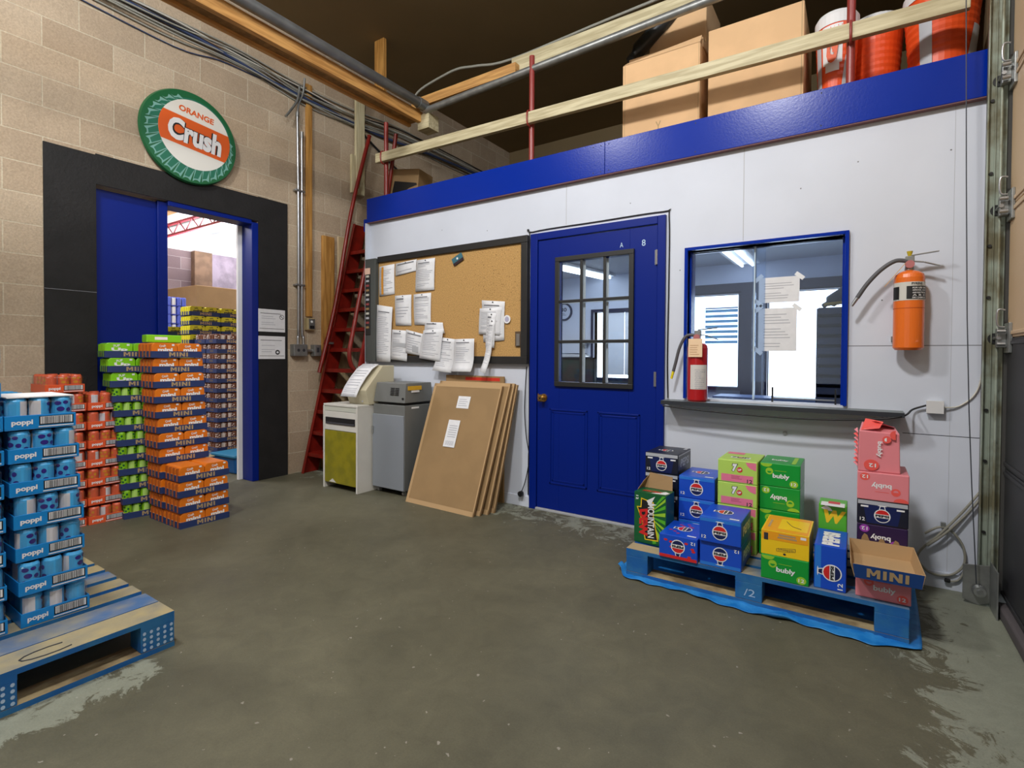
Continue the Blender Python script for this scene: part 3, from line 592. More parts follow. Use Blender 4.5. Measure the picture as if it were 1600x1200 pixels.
# boxes on mezzanine
def cbox(name,label,x0,x1,y0,y1,z0,z1,mt,extra=None):
    m=MB(); m.box(x0,x1,y0,y1,z0,z1,mt); 
    if extra: extra(m)
    return m.build(name,label=label,cat='box',bevel=.006)
def big1(m):
    fr=FRONT(0,3.75,0)
    m.rect(fr,-1.50,2.66,-1.497,3.40,KRAFTPR); m.rect(fr,-.96,2.66,-.957,3.40,KRAFTPR)
    m.add([(-1.51,3.75,3.40),(-.95,3.75,3.40),(-.95,3.80,3.47),(-1.51,3.82,3.45)],[(0,1,2,3)],KRAFTL)
    m.text(fr,'Y',-1.26,2.84,-1.22,2.92,KRAFTPR,bold=0)
cbox('cardboard_box','tall plain cardboard box on mezzanine, left of the two tall ones',-1.517,-.95,3.75,4.3,2.66,3.40,KRAFTL,big1)
cbox('cardboard_box','cardboard box stacked at back above the left tall box',-1.40,-.97,4.0,4.45,3.48,3.9,KRAFTL)
cbox('cardboard_shim','flattened cardboard on top of the left tall box',-1.5,-.95,3.83,4.45,3.402,3.478,KRAFTL)
m=MB(); m.tube([(-1.52,3.9,3.52),(-1.47,3.95,3.6),(-1.2,4.0,3.83),(-1.0,4.05,3.86)],[.03,.06,.05,.04],mat('plastic_black',(34,38,40),.35),8,4); m.build('plastic_bag',label='black plastic sheeting slumped behind the left tall box',cat='bag')
cbox('cardboard_box','tall plain cardboard box on mezzanine, right of the two tall ones',-.895,-.315,3.75,4.35,2.66,3.45,KRAFTL,lambda m:(m.rect(FRONT(0,3.75,0),-.33,2.66,-.326,3.45,KRAFTPR)))
def amz(m):
    fl=Fr((0,0,0),(1,0,0),(0,0,1))
    m.rect(Fr((-.2,-.13,0),(1,0,0),(0,0,1)),.03,.20,.07,.275,WHITE2,.001)
    fL=Fr((-.2,.13,0),(0,-1,0),(0,0,1)); m.rect(fL,.06,.18,.17,.25,BLACK,.001); m.disc(fL,.12,.02,.07,.05,BLACK,.001,20,20,160)
m=MB(); m.box(-.2,.2,-.13,.13,0,.29,KRAFT); amz(m); m.poly(Fr((-.2,-.13,0),(1,0,0),(0,0,1)),[(.10,.04),(.12,.17),(.38,.15),(.39,.13),(.30,.10),(.2,.03)],BLACK,.001)
m.build('cardboard_box',loc=(-3.90,3.86,2.79),rot=(0,R(6),R(12)),label='small shipping box with black tape at left end of mezzanine',cat='box',bevel=.004)
m=MB(); m.box(-.25,.25,-.14,.14,0,.12,KRAFT); m.build('cardboard_box',loc=(-3.88,3.88,2.66),rot=(0,0,R(8)),label='low cardboard box beneath the small shipping box',cat='box',bevel=.004)
OR=mat('cooler_orange',(236,84,30),.4); ORW=mat('cooler_grey',(186,190,196),.5)
def cooler(x,y,label,rz=0,logo=False,sc_=1):
    t=thing('drink_cooler',label,'cooler',(x,y,2.66),rz,'orange drink coolers'); t.scale=(sc_,sc_,1.3)
    prof=[(.0,0),(.135,0),(.14,.01),(.15,.2)]
    for k in range(7): prof+=[(.15+k*.003,.2+k*.03),(.155+k*.003,.215+k*.03)]
    prof+=[(.178,.44),(.178,.46),(.0,.46)]
    m=MB(); m.lathe(prof,OR,36); m.build('cooler_body',t)
    m=MB(); m.lathe([(.183,.455),(.183,.50),(.16,.52),(0,.525)],WHITE2,32); m.build('lid',t)
    m=MB(); m.cyl((0,-.155,.06),(0,-.19,.06),.015,.015,WHITE2,12); m.cyl((0,-.185,.075),(0,-.185,.03),.01,.01,WHITE2,10); m.build('spigot',t)
    if logo is not False:
        def cyl_patch(mb,a0,a1,z0,z1,mt,r=.158,seg=8,taper=0):
            vs=[];
            for j,z in enumerate((z0,z1)):
                for k in range(seg+1):
                    a=R(a0+(a1-a0)*k/seg+ (taper if j else 0)); rr=r+(z-.2)*.075; vs.append((rr*math.sin(a),-rr*math.cos(a),z))
            mb.add(vs,[(k,k+1,seg+2+k,seg+1+k) for k in range(seg)],mt,True)
        m=MB(); cyl_patch(m,-62,-40,.02,.45,ORW); cyl_patch(m,20,46,.14,.30,ORW,taper=12); m.build('side_panel',t)
        if logo is None: return t
        m=MB(); cyl_patch(m,-34,22,.27,.45,WHITE2,.16); cyl_patch(m,-26,14,.235,.27,WHITE2,.16)
        m.build('badge',t); m=MB()
        G=mat('logo_orange',(226,90,30),.5)
        fr=Fr((-.013,-.186,.36),(1,0,.0),(0,0,1)); m.text(fr,'G',-.045,-.09,.045,.06,G,.002,.05,shear=.25)
        m.poly(fr,[(.0,.02),(.055,.0),(.02,-.02),(.035,-.075),(-.01,-.02)],G,.003); m.build('badge_mark',t)
cooler(-.145,3.87,'orange drink cooler with white G badge, next to cardboard box',R(-4),True,.66)
cooler(.055,4.07,'plain ribbed orange drink cooler behind the red post',0,False,.85)
cooler(.37,3.90,'ribbed orange drink cooler at far right of mezzanine',R(20),None)

# ================================================================ BOTTLE CAP SIGN
GR=mat('sign_green',(28,98,58),.4); GRL=mat('sign_green_light',(120,170,160),.4); GRT=mat('sign_green_teal',(40,112,88),.4); SO=mat('sign_orange',(222,96,36),.4); SW=mat('sign_white',(226,224,216),.4)
def cap_sign():
    root=thing('bottle_cap_sign','round green bottle cap sign lettered ORANGE Crush above blue door','sign',(XB+.03,2.15,3.03))
    m=MB(); m.M=Matrix.Rotation(R(7),4,'X')
    n=96; m.cyl((0,0,0),(.022,0,0),.385,.375,GR,n)
    fr=Fr((.022,0,0),(0,1,0),(0,0,1)); m.build('disc',root,loc=(0,0,0)) 
    m=MB(); m.M=Matrix.Rotation(R(-6),4,'X')
    cu,cv,rw=.03,.03,.285
    P=lambda r,t,c=0:(cu*(1-c)+.002*c+r*math.cos(t),cv*(1-c)-.012*c+r*math.sin(t))
    m.poly(fr,[P(.30,R(a)) for a in range(0,360,6)],GRT,.001)
    for k in range(21):
        a=R(118+k*12.6); da=R(6.3); big=1
        m.poly(fr,[P(.27,a-da),P(.352,a-da*.78,1),P(.335,a-da*.3,1),P(.335,a+da*.3,1),P(.352,a+da*.78,1),P(.27,a+da)],GRL,.0014)
        m.poly(fr,[P(.285,a-da*.8),P(.325,a-da*.52,1),P(.325,a+da*.52,1),P(.285,a+da*.8)],GRT,.0018)
    m.disc(fr,cu,cv,rw,rw,SW,.003,64); m.band(fr,cu,cv,rw,-.47,.42,SO,.004,12); m.band(fr,cu,cv,rw,.40,.42,SW,.0042,2); m.band(fr,cu,cv,rw,-.47,-.45,SW,.0042,2)
    m.text(fr,'ORANGE',cu-.15,cv+.155,cu+.13,cv+.205,SO,.0045,.035)
    for dd,mt,b in ((.0,BLK,.085),(.0015,WHITE2,.045)): m.text(fr,'Crush',cu-.215,cv-.10,cu+.215,cv+.085,mt,.0055+dd,b)
    m.build('cap_face',root)
cap_sign()

# signs on black jamb
for k,(z0,z1) in enumerate(((1.425,1.642),(1.162,1.383))):
    m=MB(); m.box(XB+.012,XB+.014,2.755,3.03,z0,z1,PAPER); fe=EAST(XB+.014,0,0)
    m.lines(fe,2.775,z1-.05,3.0,z1-.03,1,INKD,seed=1+k); m.lines(fe,2.785,z0+.06,2.93,z1-.06,5,INK,seed=k+8); m.rect(fe,2.765,z0+.028,3.02,z0+.032,INKD)
    cx,cz=(2.995,z1-.07) if k==0 else (2.95,z0+.065)
    m.disc(fe,cx,cz,.024,.024,INKD,.0008); m.disc(fe,cx,cz,.019 if k==0 else .012,.019 if k==0 else .010,PAPER,.0011); 
    if k==0: m.poly(fe,[(cx-.016,cz+.012),(cx-.012,cz+.016),(cx+.016,cz-.012),(cx+.012,cz-.016)],INKD,.0014)
    m.build('notice_sign',label=['white notice on black jamb with a crossed circle, upper one','white notice on black jamb with a solid round pictogram, lower one'][k],cat='sign',group='notices on black jamb')

# ================================================================ CORK BOARD
def cork():
    t=thing('cork_board','long cork notice board with black frame on white wall','notice board',(0,0,0))
    x0,x1,z0,z1=-3.885,-2.235,1.20,2.10; y=3.475
    m=MB(); m.box(x0-.02,x1+.02,y,3.5,z0-.02,z1+.02,CORK)
    fr=FRONT(0,y,0); q=random.Random(5); PIN=mat('pin_hole',(120,86,46),.9)
    for k in range(170):
        u=q.gauss(-2.55,.22); v=q.gauss(1.75,.2)
        if x0<u<x1 and z0<v<z1: r_=q.uniform(.0015,.004); m.disc(fr,u,v,r_,r_,PIN,.0008,6)
    for k in range(60): m.disc(fr,q.uniform(x0,x1),q.uniform(z0,z1),.003,.003,PIN,.0008,6)
    m.build('cork_panel',t)
    m=MB(); e=.06
    m.box(x0-.005,x1+e,3.455,3.5,z1,z1+.055,BLACKG); m.box(x0-.005,x1+e,3.455,3.5,z0-.06,z0,BLACKG); m.box(x1,x1+e,3.455,3.5,z0,z1,BLACKG)
    m.build('frame',t,bevel=.003)
    m=MB(); m.box(-2.29,-2.235,3.462,3.475,1.28,1.40,mat('switch_plate_dark',(90,70,48),.6)); m.box(-2.275,-2.245,3.455,3.462,1.285,1.38,STEEL); m.build('switch_plate',t,bevel=.001)
cork()
t=thing('time_card_rack','dark grey narrow slotted rack at left end of the cork board','rack',(0,0,0))
m=MB(); m.box(-4.035,-3.89,3.43,3.5,1.14,2.14,mat('rack_grey',(86,90,88),.5,.3)); m.box(-4.028,-3.955,3.424,3.43,1.40,2.05,BLACKG); m.build('rack_body',t,bevel=.003)
for k in range(12):
    z=1.96-k*.045; m=MB(); m.box(-4.01,-3.97,3.42,3.424,z,z+.02,[CW,INK,mat('tag_red',(150,70,70),.6),KRAFT][k%4]); m.build('name_tag',t)
m=MB(); m.box(-4.027,-3.955,3.420,3.424,1.99,2.05,mat('tag_peach',(226,190,170),.6)); m.build('top_card',t)
def sheet(label,pts,seed=0,curl=.0,y=3.470,extra=None,n=14,pin=True,name='pinned_paper',group='papers pinned on cork board'):
    (ax,az),(bx,bz),(cx,cz),(dx,dz)=pts   # tl,tr,br,bl
    m=MB(); N=8; vs=[]
    for i in range(N+1):
        s_=i/N; l=(ax+(dx-ax)*s_,az+(dz-az)*s_); r_=(bx+(cx-bx)*s_,bz+(cz-bz)*s_)
        yy=y-curl*max(0,(s_-.55)/.45)**2-.004*math.sin(s_*3.14)
        for j in range(3):
            q=j/2; vs.append((l[0]+(r_[0]-l[0])*q,yy-.003*math.sin(q*3.14),l[1]+(r_[1]-l[1])*q))
    m.add(vs,[(i*3+j,(i+1)*3+j,(i+1)*3+j+1,i*3+j+1) for i in range(N) for j in range(2)],PAPER,True)
    q=random.Random(seed)
    for k in range(n):
        s_=.1+.78*k/n
        if q.random()<.15: continue
        e=.5+.4*q.random(); 
        def P(u,s): 
            i=s; l=(ax+(dx-ax)*i,az+(dz-az)*i); r_=(bx+(cx-bx)*i,bz+(cz-bz)*i); yy=y-curl*max(0,(s-.55)/.45)**2-.004*math.sin(s*3.14)-.003*math.sin(u*3.14)-.0015
            return (l[0]+(r_[0]-l[0])*u,yy,l[1]+(r_[1]-l[1])*u)
        t0=s_;t1=s_+.22/n*(2 if k==0 else 1); mt=INKM if k==0 else INK
        m.add([P(.1,t1),P((.1+e)/2,t1),P(e,t1),P(e,t0),P((.1+e)/2,t0),P(.1,t0)],[(0,1,4,5),(1,2,3,4)],mt)
    if extra: extra(m,P)
    o=m.build(name,label=label,cat='paper',group=group)
    so=o.modifiers.new('solid','SOLIDIFY'); so.thickness=.0006; so.offset=1
    if pin:
        k=MB(); px,pz=(ax+bx)/2,(az+bz)/2-.012; k.cyl((px,y-.001,pz),(px,y-.009,pz),.0045,.006,INKD,10); k.build('push_pin',o)
    return o
def quadx(m,P,u0,s0,u1,s1,mt):
    for k in range(8):
        a=s0+(s1-s0)*k/8; b=s0+(s1-s0)*(k+1)/8; V=[Vector(P(u0,b)),Vector(P(u1,b)),Vector(P(u1,a)),Vector(P(u0,a))]; m.add([v+Vector((0,-.002,0)) for v in V],[(0,1,2,3)],mt)
AMB=mat('amber_print',(206,140,40),.6)
sheet('page with an amber stripe down its left side, top left of the cork board',[(-3.875,2.06),(-3.668,2.07),(-3.665,1.785),(-3.875,1.772)],1,extra=lambda m,P:quadx(m,P,.17,.04,.30,.95,AMB),pin=False)
sheet('wide short notice at top of the cork board between two pages',[(-3.653,2.07),(-3.38,2.085),(-3.385,1.98),(-3.653,1.95)],2,n=4)
sheet('page at top of the cork board, right of the short notice',[(-3.375,2.074),(-3.152,2.074),(-3.160,1.79),(-3.392,1.787)],3,y=3.466)
sheet('page in middle row of the cork board, left one with faint print',[(-3.661,1.768),(-3.446,1.766),(-3.444,1.48),(-3.651,1.485)],4,n=8)
sheet('page in middle row of the cork board, right one with dense print',[(-3.418,1.765),(-3.20,1.768),(-3.203,1.478),(-3.405,1.484)],5)
sheet('long double page hanging at far left of the cork board',[(-3.885,1.692),(-3.672,1.66),(-3.70,1.14),(-3.90,1.142)],6,y=3.45,n=24,pin=False)
GRB=mat('print_grey_block',(176,178,182),.7)
sheet('page with a grey shaded block, bottom row left on the cork board',[(-3.677,1.448),(-3.458,1.431),(-3.482,1.148),(-3.694,1.166)],7,y=3.45,extra=lambda m,P:quadx(m,P,.1,.42,.9,.56,GRB))
sheet('tilted page with a dark square at its foot, bottom row of the cork board',[(-3.487,1.443),(-3.27,1.397),(-3.30,1.20),(-3.495,1.225)],8,y=3.446,extra=lambda m,P:quadx(m,P,.45,.62,.82,.88,GRB),n=8)
sheet('small page peeking out above a clipped sheet on the cork board',[(-3.266,1.507),(-3.055,1.495),(-3.03,1.40),(-3.27,1.40)],9,y=3.462,n=4)
sheet('tilted sheet fastened with a black clip, bottom row of the cork board',[(-3.262,1.43),(-3.025,1.438),(-3.065,1.148),(-3.315,1.18)],10,y=3.438)
sheet('page curling out at its foot below the cork board, left one',[(-3.07,1.365),(-2.89,1.345),(-2.92,1.055),(-3.14,1.072)],11,curl=.03,y=3.448)
sheet('page curling out at its foot below the cork board, right one',[(-2.905,1.346),(-2.688,1.348),(-2.69,1.07),(-2.91,1.068)],12,curl=.045,y=3.444)
sheet('page at back of the cluster pinned at right of the cork board',[(-2.629,1.668),(-2.395,1.645),(-2.399,1.33),(-2.61,1.318)],13,y=3.468)
sheet('page in front of the cluster pinned at right of the cork board',[(-2.645,1.60),(-2.42,1.60),(-2.44,1.37),(-2.655,1.385)],14,y=3.462)
sheet('narrow receipt slip pinned over cluster at right of the cork board',[(-2.56,1.56),(-2.47,1.55),(-2.49,1.27),(-2.58,1.27)],15,y=3.455,n=9)
sheet('long till receipt strip hanging and curling below the cork board',[(-2.535,1.50),(-2.475,1.50),(-2.535,1.06),(-2.59,1.075)],16,y=3.448,curl=.06,n=26)
m=MB(); fr=Fr((-2.89,3.466,2.035),(.9,0,.42),(-.42,0,.9)); m.rect(fr,-.06,-.035,.06,.035,mat('card_teal',(60,110,124),.5),.002); m.rect(fr,-.06,-.035,.06,-.012,mat('card_dark',(52,34,40),.5),.003); m.disc(fr,0,.008,.01,.01,WHITE2,.003)
m.build('pinned_card',label='small tilted teal and dark card pinned high on the cork board',cat='card')
m=MB(); m.cyl((-2.37,3.474,1.50),(-2.37,3.462,1.50),.03,.034,WHITE2,24); m.disc(Fr((-2.37,3.462,1.50),(1,0,0),(0,0,1)),0,0,.02,.022,mat('button_lilac',(180,176,200),.5),.001); m.build('round_badge',label='round white button badge pinned beside the paper cluster',cat='badge')

# ================================================================ EXTINGUISHERS
def ext_common(t,body,Rr,H_,hose_pts,nozzle_mat,handle_mat,r=.011):
    m=MB(); m.lathe([(0,0),(Rr*.85,0),(Rr,.012),(Rr,H_-.03),(Rr*.93,H_-.012),(Rr*.72,H_),(Rr*.3,H_+.012),(0,H_+.014)],body,40); o=m.build('cylinder_body',t)
    m=MB(); m.cyl((0,0,H_),(0,0,H_+.05),.022,.018,GALV,16); m.box(-.018,.02,-.014,.014,H_+.045,H_+.085,GALV); m.cyl((0,-.014,H_+.04),(0,-.035,H_+.04),.02,.02,mat('gauge_pink',(180,110,110),.4),20); m.build('valve',t,bevel=.002)
    m=MB(); m.bar((.0,0,H_+.088),(.12,0,H_+.10),.022,.006,handle_mat); m.build('lever',t,bevel=.002)
    m=MB(); m.bar((.005,0,H_+.06),(.06,0,H_+.05),.02,.006,handle_mat); m.bar((.06,0,H_+.05),(.125,0,H_+.025),.02,.006,handle_mat); m.build('carry_handle',t,bevel=.002)
    m=MB(); m.tube(hose_pts,r,mat('hose_grey',(84,84,88),.55),12,6); m.build('hose',t)
    a=Vector(hose_pts[-1]); d=(a-Vector(hose_pts[-2])).normalized(); m=MB(); m.cyl(a-d*.005,a+d*.05,r*.9,r*.75,nozzle_mat,14); m.build('nozzle',t)
def wrap_label(t,name,Rr,a0,a1,z0,z1,mt,seg=16,off=.0012,extra=None):
    m=MB(); vs=[]
    for z in (z0,z1):
        for k in range(seg+1): a=R(a0+(a1-a0)*k/seg); vs.append(((Rr+off)*math.sin(a),-(Rr+off)*math.cos(a),z))
    m.add(vs,[(k,k+1,seg+2+k,seg+1+k) for k in range(seg)],mt,True)
    if extra: extra(m)
    return m.build(name,t)
def wrap_text(m,s,Rr,a0,a1,z0,z1,mt,off=.0024,bold=.02):
    vs,fs=text2d(s,bold); m.add([((Rr+off)*math.sin(R(a0+(a1-a0)*x)),-(Rr+off)*math.cos(R(a0+(a1-a0)*x)),z0+(z1-z0)*y) for x,y in vs],fs,mt)
t=thing('fire_extinguisher','orange fire extinguisher hung on white wall right of the window','fire extinguisher',(.212,3.415,1.245))
EXO=mat('extinguisher_orange',(232,112,30),.3,coat=.3)
ext_common(t,EXO,.066,.405,[(-.01,-.005,.465),(-.06,-.01,.47),(-.12,-.012,.43),(-.18,-.012,.36),(-.225,-.012,.285)],STEEL,STEEL)
m=MB(); m.cyl((0,0,.215),(0,0,.218),.0672,.0672,mat('seam_orange',(190,80,20),.5),40,False); m.build('weld_seam',t)
def lab(m):
    wrap_text(m,'PYRENE',.067,5,48,.334,.346,INKD)
    vs=[]
    for a0,a1,mt in ((-75,-40,BLACK),(-12,80,BLACK)):
        seg=8; vs=[]
        for z in (.262,.328):
            for k in range(seg+1): a=R(a0+(a1-a0)*k/seg); vs.append((.0688*math.sin(a),-.0688*math.cos(a),z))
        m.add(vs,[(k,k+1,seg+2+k,seg+1+k) for k in range(seg)],mt,True)
    for k,s_ in enumerate(('FOR USE ON','GREASE, GAS','AND ELECTRICAL','A B C','DRY CHEMICAL')): wrap_text(m,s_,.0695,8,62,.314-k*.0125,.322-k*.0125,WHITE2)
wrap_label(t,'wrap_label',.066,-80,85,.256,.35,mat('label_silver',(206,204,196),.4),24,extra=lab)
m=MB(); m.bar((-.02,-.03,.45),(-.105,-.035,.335),.02,.003,mat('tag_tan',(206,160,100),.7)); m.build('inspection_tag',t)
m=MB(); m.cyl((.0,-.005,.49),(.0,-.005,.515),.008,.014,mat('pin_yellow',(200,176,40),.5),10); m.build('safety_pin',t)
m=MB(); m.box(-.02,.02,.03,.083,.36,.42,GALV); m.box(-.07,.07,.06,.085,.05,.075,GALV); m.build('wall_bracket',t)
t=thing('fire_extinguisher','red fire extinguisher with paper tag standing on the window ledge','fire extinguisher',(-.862,3.43,.918))
EXR=mat('extinguisher_red',(176,26,32),.3,coat=.3)
ext_common(t,EXR,.062,.37,[(-.015,-.005,.425),(-.07,-.01,.42),(-.11,-.012,.35),(-.135,-.014,.25),(-.15,-.015,.19)],mat('nozzle_yellow',(232,214,30),.5),mat('lever_black',(54,62,60),.4),.010)
m=MB(); 
def wl(m):
    q=random.Random(2)
    for k in range(10): wrap_text(m,['PULL PIN','AIM','SQUEEZE','SWEEP','ABC'][k%5],.062,0,35+q.random()*25,.20-k*.013,.207-k*.013,INK)
wrap_label(t,'instruction_label',.062,-28,75,.08,.235,mat('label_white',(212,208,204),.5),14,extra=wl)
m=MB(); m.box(-.04,.045,-.071,-.0695,.285,.40,mat('tag_peach2',(238,206,168),.7)); m.lines(Fr((-.04,-.071,.285),(1,0,0),(0,0,1)),.01,.01,.075,.08,5,mat('ink_tan',(190,150,110),.7)); m.build('inspection_tag',t,bevel=0)

# ---------------------------------------------------------------- cords, junction box, coil
def cord(name,label,pts,r,mt,cat='cord'): m=MB(); m.tube(pts,r,mt,8,6); return m.build(name,label=label,cat=cat)
cord('power_cord','black cord running round the blue door frame',[(-2.175,3.49,.10),(-2.176,3.494,.4),(-2.172,3.494,.52),(-2.174,3.494,1.2),(-2.176,3.494,2.12),(-2.15,3.494,2.18),(-1.6,3.494,2.185),(-1.115,3.494,2.185),(-1.075,3.494,2.15),(-1.072,3.494,1.7),(-1.076,3.494,1.2),(-1.07,3.494,.925)],.0045,BLACK)
t=thing('hanging_plug_cord','thin black cord ending in a round plug left of blue door','cord',(0,0,0))
m=MB(); m.tube([(-2.19,3.48,1.12),(-2.205,3.478,.8),(-2.19,3.478,.58),(-2.16,3.478,.40),(-2.19,3.475,.22),(-2.225,3.47,.12)],.004,BLACK,8,6); m.build('cord',t); m=MB(); m.cyl((-2.228,3.475,.105),(-2.228,3.45,.105),.022,.022,BLACK,16); m.build('plug',t)
t=thing('junction_box','small white square junction box on white wall right of ledge','junction box',(.33,3.5,.917))
m=MB(); m.box(-.032,.036,-.035,0,.0,.062,mat('box_white',(206,208,206),.5)); m.build('box_body',t,bevel=.003); m=MB(); m.box(-.034,.038,-.038,-.035,-.002,.064,mat('box_lid',(214,214,214),.5)); m.build('box_lid',t,bevel=.001)
cord('power_cord','black cord draped below ledge up to the junction box',[(-1.06,3.35,.885),(-.8,3.348,.868),(-.5,3.346,.858),(-.2,3.348,.858),(.05,3.352,.875),(.19,3.36,.90),(.24,3.47,.93),(.297,3.475,.955)],.005,BLACK)
cord('network_cable','thin white cable rising from junction box beside the track',[(.37,3.48,.947),(.43,3.492,.957),(.49,3.492,1.02),(.515,3.49,1.12),(.52,3.49,1.3),(.515,3.488,1.5),(.52,3.488,1.8)],.004,CW)
CGL=mat('coax_grey',(150,148,136),.5)
t=thing('coiled_cable','loose loop of grey cable hanging low on white wall at right','cable',(0,0,0))
m=MB(); c=(.37,.20); m.tube([(.515,3.475,.53),(.45,3.47,.42),(.36,3.46,.29),(.285,3.47,.19),(.275,3.475,.13),(.33,3.475,.075),(.41,3.475,.085),(.46,3.475,.15),(.455,3.475,.24),(.41,3.47,.31),(.36,3.47,.325),(.30,3.47,.28)],.006,CGL,8,6); m.build('cable_loop',t)
m=MB(); m.tube([(.518,3.47,.50),(.46,3.465,.405),(.38,3.45,.30),(.31,3.46,.22)],.006,CGL,8,6); m.tube([(.465,3.478,.20),(.462,3.48,.12),(.44,3.475,.065),(.405,3.47,.052)],.005,CGL,8,6); m.build('cable_tail',t)
m=MB(); m.cyl((.405,3.47,.052),(.385,3.468,.056),.01,.01,BLACK,10); m.build('connector',t); m=MB(); m.box(.365,.385,3.465,3.487,.33,.35,GALV); m.build('cable_clip',t)
m=MB(); m.cyl((-.365,3.5,.75),(-.365,3.492,.75),.012,.012,mat('knob_grey',(150,152,156),.5),12); m.build('wall_plug',label='small grey plug stuck on white wall under the ledge',cat='plug')

# ================================================================ MACHINES BY LADDER
def white_cab():
    t=thing('white_cabinet','white cabinet with black slot and yellow taped front beside ladder','cabinet',(-3.82,3.17,0))
    W_=mat('cab_white',(206,204,196),.5,var=.03,vs_=6); x0,x1,y0,y1=-.235,.235,-.205,.21
    m=MB(); m.box(x0,x0+.02,y0,y1,.0,.745,W_); m.box(x1-.02,x1,y0,y1,0,.745,W_); m.box(x0+.02,x1-.02,y0+.02,y1,.05,.735,W_); m.build('body',t,bevel=.002)
    m=MB(); m.box(x0+.005,x1-.0,y0+.0,y1,.745,.765,W_); m.box(x0+.02,x1-.02,y0+.005,y0+.02,.70,.745,mat('cab_lip',(190,192,180),.5)); m.build('top',t,bevel=.003)
    m=MB(); m.box(x0+.022,x1-.022,y0+.004,y0+.02,.53,.698,W_); m.build('upper_panel',t,bevel=.002)
    m=MB(); m.box(x0+.035,x1-.035,y0-.001,y0+.006,.585,.645,BLACK); m.box(x0+.04,x1-.04,y0-.004,y0+.002,.585,.60,mat('slot_lip',(60,60,66),.4)); m.build('slot',t,bevel=.002)
    m=MB(); m.box(x0+.022,x1-.022,y0+.002,y0+.018,.055,.525,mat('tape_yellow',(142,132,22),.4,rgb2=(124,118,22),vs_=9,bump=.3,bs=14)); m.build('taped_front',t,bevel=.002)
    m=MB(); m.poly(Fr((0,y0+.002,0),(1,0,0),(0,0,1)),[(-.15,.062),(-.05,.062),(-.10,.095)],W_,.002); m.build('torn_patch',t)
white_cab()
def console():
    t=thing('beige_console','beige wedge shaped console standing on the white cabinet','machine',(-3.705,3.22,.765),R(0))
    B_=mat('console_beige',(198,190,162),.5); 
    fr=Fr((.13,0,0),(0,1,0),(0,0,1)); pts=[(-.13,0),(.16,0),(.16,.345),(.02,.345),(-.175,.13),(-.165,.09)]
    m=MB(); m.prism(fr,pts,-.27,0,B_); m.build('housing',t,bevel=.006)
    m=MB(); m.bar((-.142,-.15,.17),(-.142,.0,.33),.006,.03,BLACKG); 
    for k in range(4): m.box(-.15,-.14,-.155+k*.045,-.12+k*.045,.155+k*.048,.19+k*.048,[BLACKG,WHITE2][k%2])
    m.build('button_strip',t)
    m=MB(); m.cyl((.06,-.148,.03),(.06,-.152,.03),.008,.008,INK,10); m.build('rivet',t)
console()
m=MB(); vs=[]; prof=[(3.23,1.118),(3.16,1.075),(3.09,.995),(3.035,.915),(3.01,.86),(3.0,.83)]
for y,z in prof:
    for x in (-3.83,-3.74,-3.62): vs.append((x+(z-1.0)*.10,y-.006,z+.006))
m.add(vs,[(i*3+j,i*3+3+j,i*3+4+j,i*3+1+j) for i in range(5) for j in range(2)],PAPER,True)
for i in range(5):
    for q in range(3):
        a=Vector(vs[i*3]); b=Vector(vs[i*3+2]); c_=Vector(vs[i*3+3]); d=Vector(vs[i*3+5]); s0=.2+q*.28; s1=s0+.06
        n_=Vector((0,-.002,.0015)); p=lambda u,s:(a+(b-a)*u)*(1-s)+(c_+(d-c_)*u)*s+n_
        m.add([p(.12,s1),p(.85,s1),p(.85,s0),p(.12,s0)],[(0,1,2,3)],INK)
o=m.build('draped_paper',label='long printed page taped over front of the beige console',cat='paper'); so=o.modifiers.new('s','SOLIDIFY'); so.thickness=.0008
def grey_cab():
    t=thing('grey_cabinet','grey two tone machine cabinet on casters with vented lid','cabinet',(-3.362,3.30,0))
    G1=mat('cab_grey_dark',(112,114,112),.45,var=.03); G2=mat('cab_grey_door',(136,142,150),.45); x0,x1,y0,y1=-.208,.178,-.17,.18
    m=MB(); m.box(x0,x1,y0,y1,.045,.775,G1); m.build('body',t,bevel=.004)
    m=MB(); m.box(x0+.002,x1-.002,y0-.012,y0,.05,.69,G2); m.build('door',t,bevel=.004)
    m=MB(); m.box(x0+.03,x1-.03,y0+.03,y1-.02,.775,.797,BLACK); m.build('gap_strip',t)
    m=MB(); z0,z1=.797,.965; b=[(x0,y0,z0),(x1,y0,z0),(x1,y1,z0),(x0,y1,z0)]; e=.02; tt=[(x0+e,y0+e,z1),(x1-.004,y0+e,z1),(x1-.004,y1-e,z1),(x0+e,y1-e,z1)]
    m.hexa(b,tt,G1); m.build('lid',t,bevel=.004)
    m=MB()
    for r_ in range(5):
        for c_ in range(2): m.box(-.0+c_*.055,.045+c_*.055,y0+.0+r_*.002,y0+.02,.862+r_*.014,.867+r_*.014,BLACK)
    m.cyl((.155,y0+.004,.835),(.155,y0-.004,.835),.009,.009,BLACK,12); m.build('vent_slots',t)
    m=MB(); m.box(x1-.009,x1+.004,-.13,.03,.905,.94,mat('sticker_yellow',(216,168,40),.5)); m.box(x1-.004,x1+.006,-.09,.0,.885,.902,WHITE2); m.box(x1,x1+.002,-.09,.0,.745,.76,WHITE2); m.build('warning_sticker',t)
    for x,y in ((x0+.04,y0+.04),(x1-.04,y0+.04),(x0+.04,y1-.04),(x1-.04,y1-.04)):
        m=MB(); m.cyl((x-.01,y,.022),(x+.01,y,.022),.022,.022,mat('caster_grey',(150,150,150),.5),14); m.box(x-.013,x+.013,y-.006,y+.006,.022,.046,STEEL); m.build('caster',t)
    m=MB(); m.box(x0-.001,x0+.02,y0-.02,y0-.012,.52,.58,STEEL); m.build('latch',t,bevel=.002)
grey_cab()
